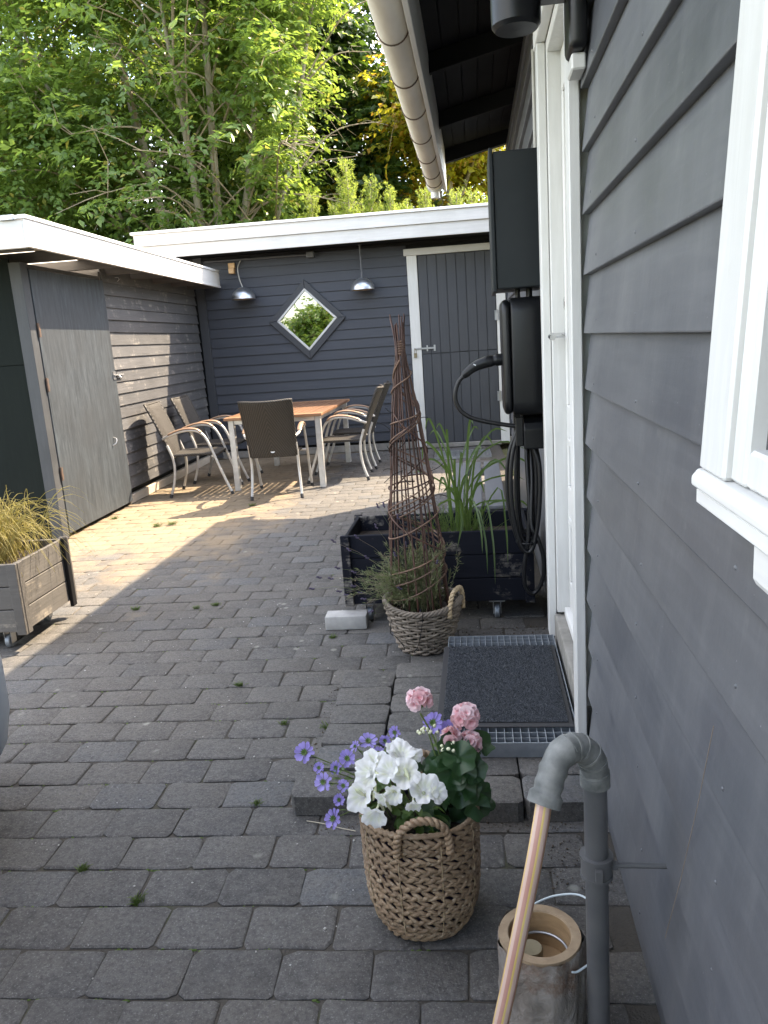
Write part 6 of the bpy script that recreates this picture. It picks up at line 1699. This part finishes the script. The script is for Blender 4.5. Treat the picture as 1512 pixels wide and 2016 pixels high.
# ---------------------------------------------------------------- small things on the paving
def tuft(px, py, s_, lab, dry_=False, n=46):
    d = rt * ((px - 756) / 1530) - uu * ((py - 1008) / 1530) + fwd
    p = Vector((0, 0, H_CAM)) + d * (-H_CAM / d.z)
    m_ = rng.normal(0, 1, (n, 3))
    P0 = np.stack([rng.normal(0, .010, n) * s_, rng.normal(0, .006, n) * s_, np.full(n, -.006)], 1)
    az = rng.uniform(0, 6.28, n); sp_ = rng.uniform(.006, .034, n) * s_
    P1 = P0 + np.stack([np.cos(az) * sp_, np.sin(az) * sp_, rng.uniform(.006, .024, n) * s_ + .005], 1)
    o = stalks('grass_tuft', P0, P1, np.stack([np.zeros(n), np.zeros(n), np.full(n, .006 * s_)], 1), .0013 * s_ ** .5, None, 'moss', 4)
    o.location = p
    tag(o, lab, 'weed', 'weeds in the paving joints')
for (px, py, s_, lab) in ((270, 1775, 1.0, 'green weed tuft in the paving joint at lower left'), (163, 1712, .8, 'small star shaped weed left of the lower tuft'), (505, 1583, .8, 'weed tuft left of the stone step corner'), (472, 1350, 1.0, 'weed tuft in the shaded paving, mid picture'),
                          (311, 1037, 1.9, 'left of two sunlit weed tufts on the paving'), (339, 1033, 1.9, 'right of two sunlit weed tufts on the paving'), (425, 1192, 1.2, 'weed tuft near the shadow edge'), (387, 1198, 1.0, 'smaller weed beside the shadow edge'), (268, 1200, 1.1, 'weed just inside the house shadow'), (225, 1022, 1.6, 'weed against the foot of the plywood door'), (497, 996, 1.6, 'weed in front of the near chair'), (655, 1255, .9, 'weed below the loose brick'), (560, 1425, .8, 'tiny weed in the middle of the paving'), (648, 1434, 1.3, 'grassy weed beside the stone step')):
    tuft(px, py, s_ * .8, lab)
# moss cushions in the joints (uncountable), pebbles and crumbs of soil
mm = MB()
for i in range(420):
    k = random.randrange(-1, 22); y = 1.4875 + PD * (k + .5)
    x = -0.895 + (0.11 if k % 2 else 0) + PL * random.randrange(-8, 4) + random.gauss(0, .02)
    if random.random() < .45: x += random.uniform(-.11, .11)
    for j in range(random.randrange(1, 6)):
        mm.ball((x + random.gauss(0, .011), y + random.gauss(0, .003), -.0095 + random.uniform(0, .003)), random.uniform(.0025, .0055), 6, 3, 0, (1.3, .9, .8))
pav.part('moss', mm, 'moss', kind='stuff', smooth=True)
pb = MB()
def scatter(mb, n, x0, x1, y0, y1, r0, r1, z=0.001, sx=1.0):
    for i in range(n):
        r = random.uniform(r0, r1) * (1.6 if random.random() < .08 else 1)
        mb.ball((random.uniform(x0, x1), random.uniform(y0, y1), z + r * .4), r, 6, 4, 0, (random.uniform(.8, 1.4), random.uniform(.8, 1.3), random.uniform(.5, .8)))
scatter(pb, 150, -1.6, 0.2, 1.4, 4.2, .0012, .0034)
scatter(pb, 60, -3.0, 0.0, 3.0, 6.0, .002, .005)
tag(link('pebbles', pb.mesh('pebbles', MAT['pebble'], smooth=True), None, (0, 0, 0), (0, 0, A)), 'tiny pale pebbles strewn on the paving', 'pebbles', kind='stuff')
cb = MB()
scatter(cb, 150, 0.20, 0.36, 1.75, 2.08, .0010, .0030)
scatter(cb, 120, -0.55, -0.5, 2.2, 3.0, .0010, .0028)
scatter(cb, 200, 0.0, 0.40, 3.25, 3.62, .0015, .004)
scatter(cb, 120, -0.45, 0.3, 2.00, 2.045, .001, .0026)
tag(link('soil_crumbs', cb.mesh('soil_crumbs', MAT['crumb'], smooth=True), None, (0, 0, 0), (0, 0, A)), 'crumbs of dark soil by the house wall and step', 'soil', kind='stuff')
def gpt(px, py, z=0.004):
    d = rt * ((px - 756) / 1530) - uu * ((py - 1008) / 1530) + fwd
    return Vector((0, 0, H_CAM)) + d * ((z - H_CAM) / d.z)
single('old_wire', MB().tube([tuple(Vector((0.2985, at(a, b, 1.0).y * 0 + Y, z))) for a, b, Y, z in ((0, 0, 1.01, .86), (0, 0, 1.075, .70), (0, 0, 1.165, .50), (0, 0, 1.265, .30))], .0006, 5), 'dusty_wire', 'thin pale wire running slanted down the house wall', 'wire')
single('straw', MB().tube(smooth_path([gpt(604, 1616), gpt(640, 1622, .008), gpt(670, 1630), gpt(700, 1636)], 16), .0014, 5), 'pale_twig', 'pale dry stalk lying before the basket', 'twig')
single('dry_leaf', ovate_leaf(.03, .018, .5, 4, 1).xform(lambda p: tuple(gpt(1196, 1712, .006) + Vector(p))), 'copper_leaf', 'curled brown leaf at the foot of the pipe', 'leaf')
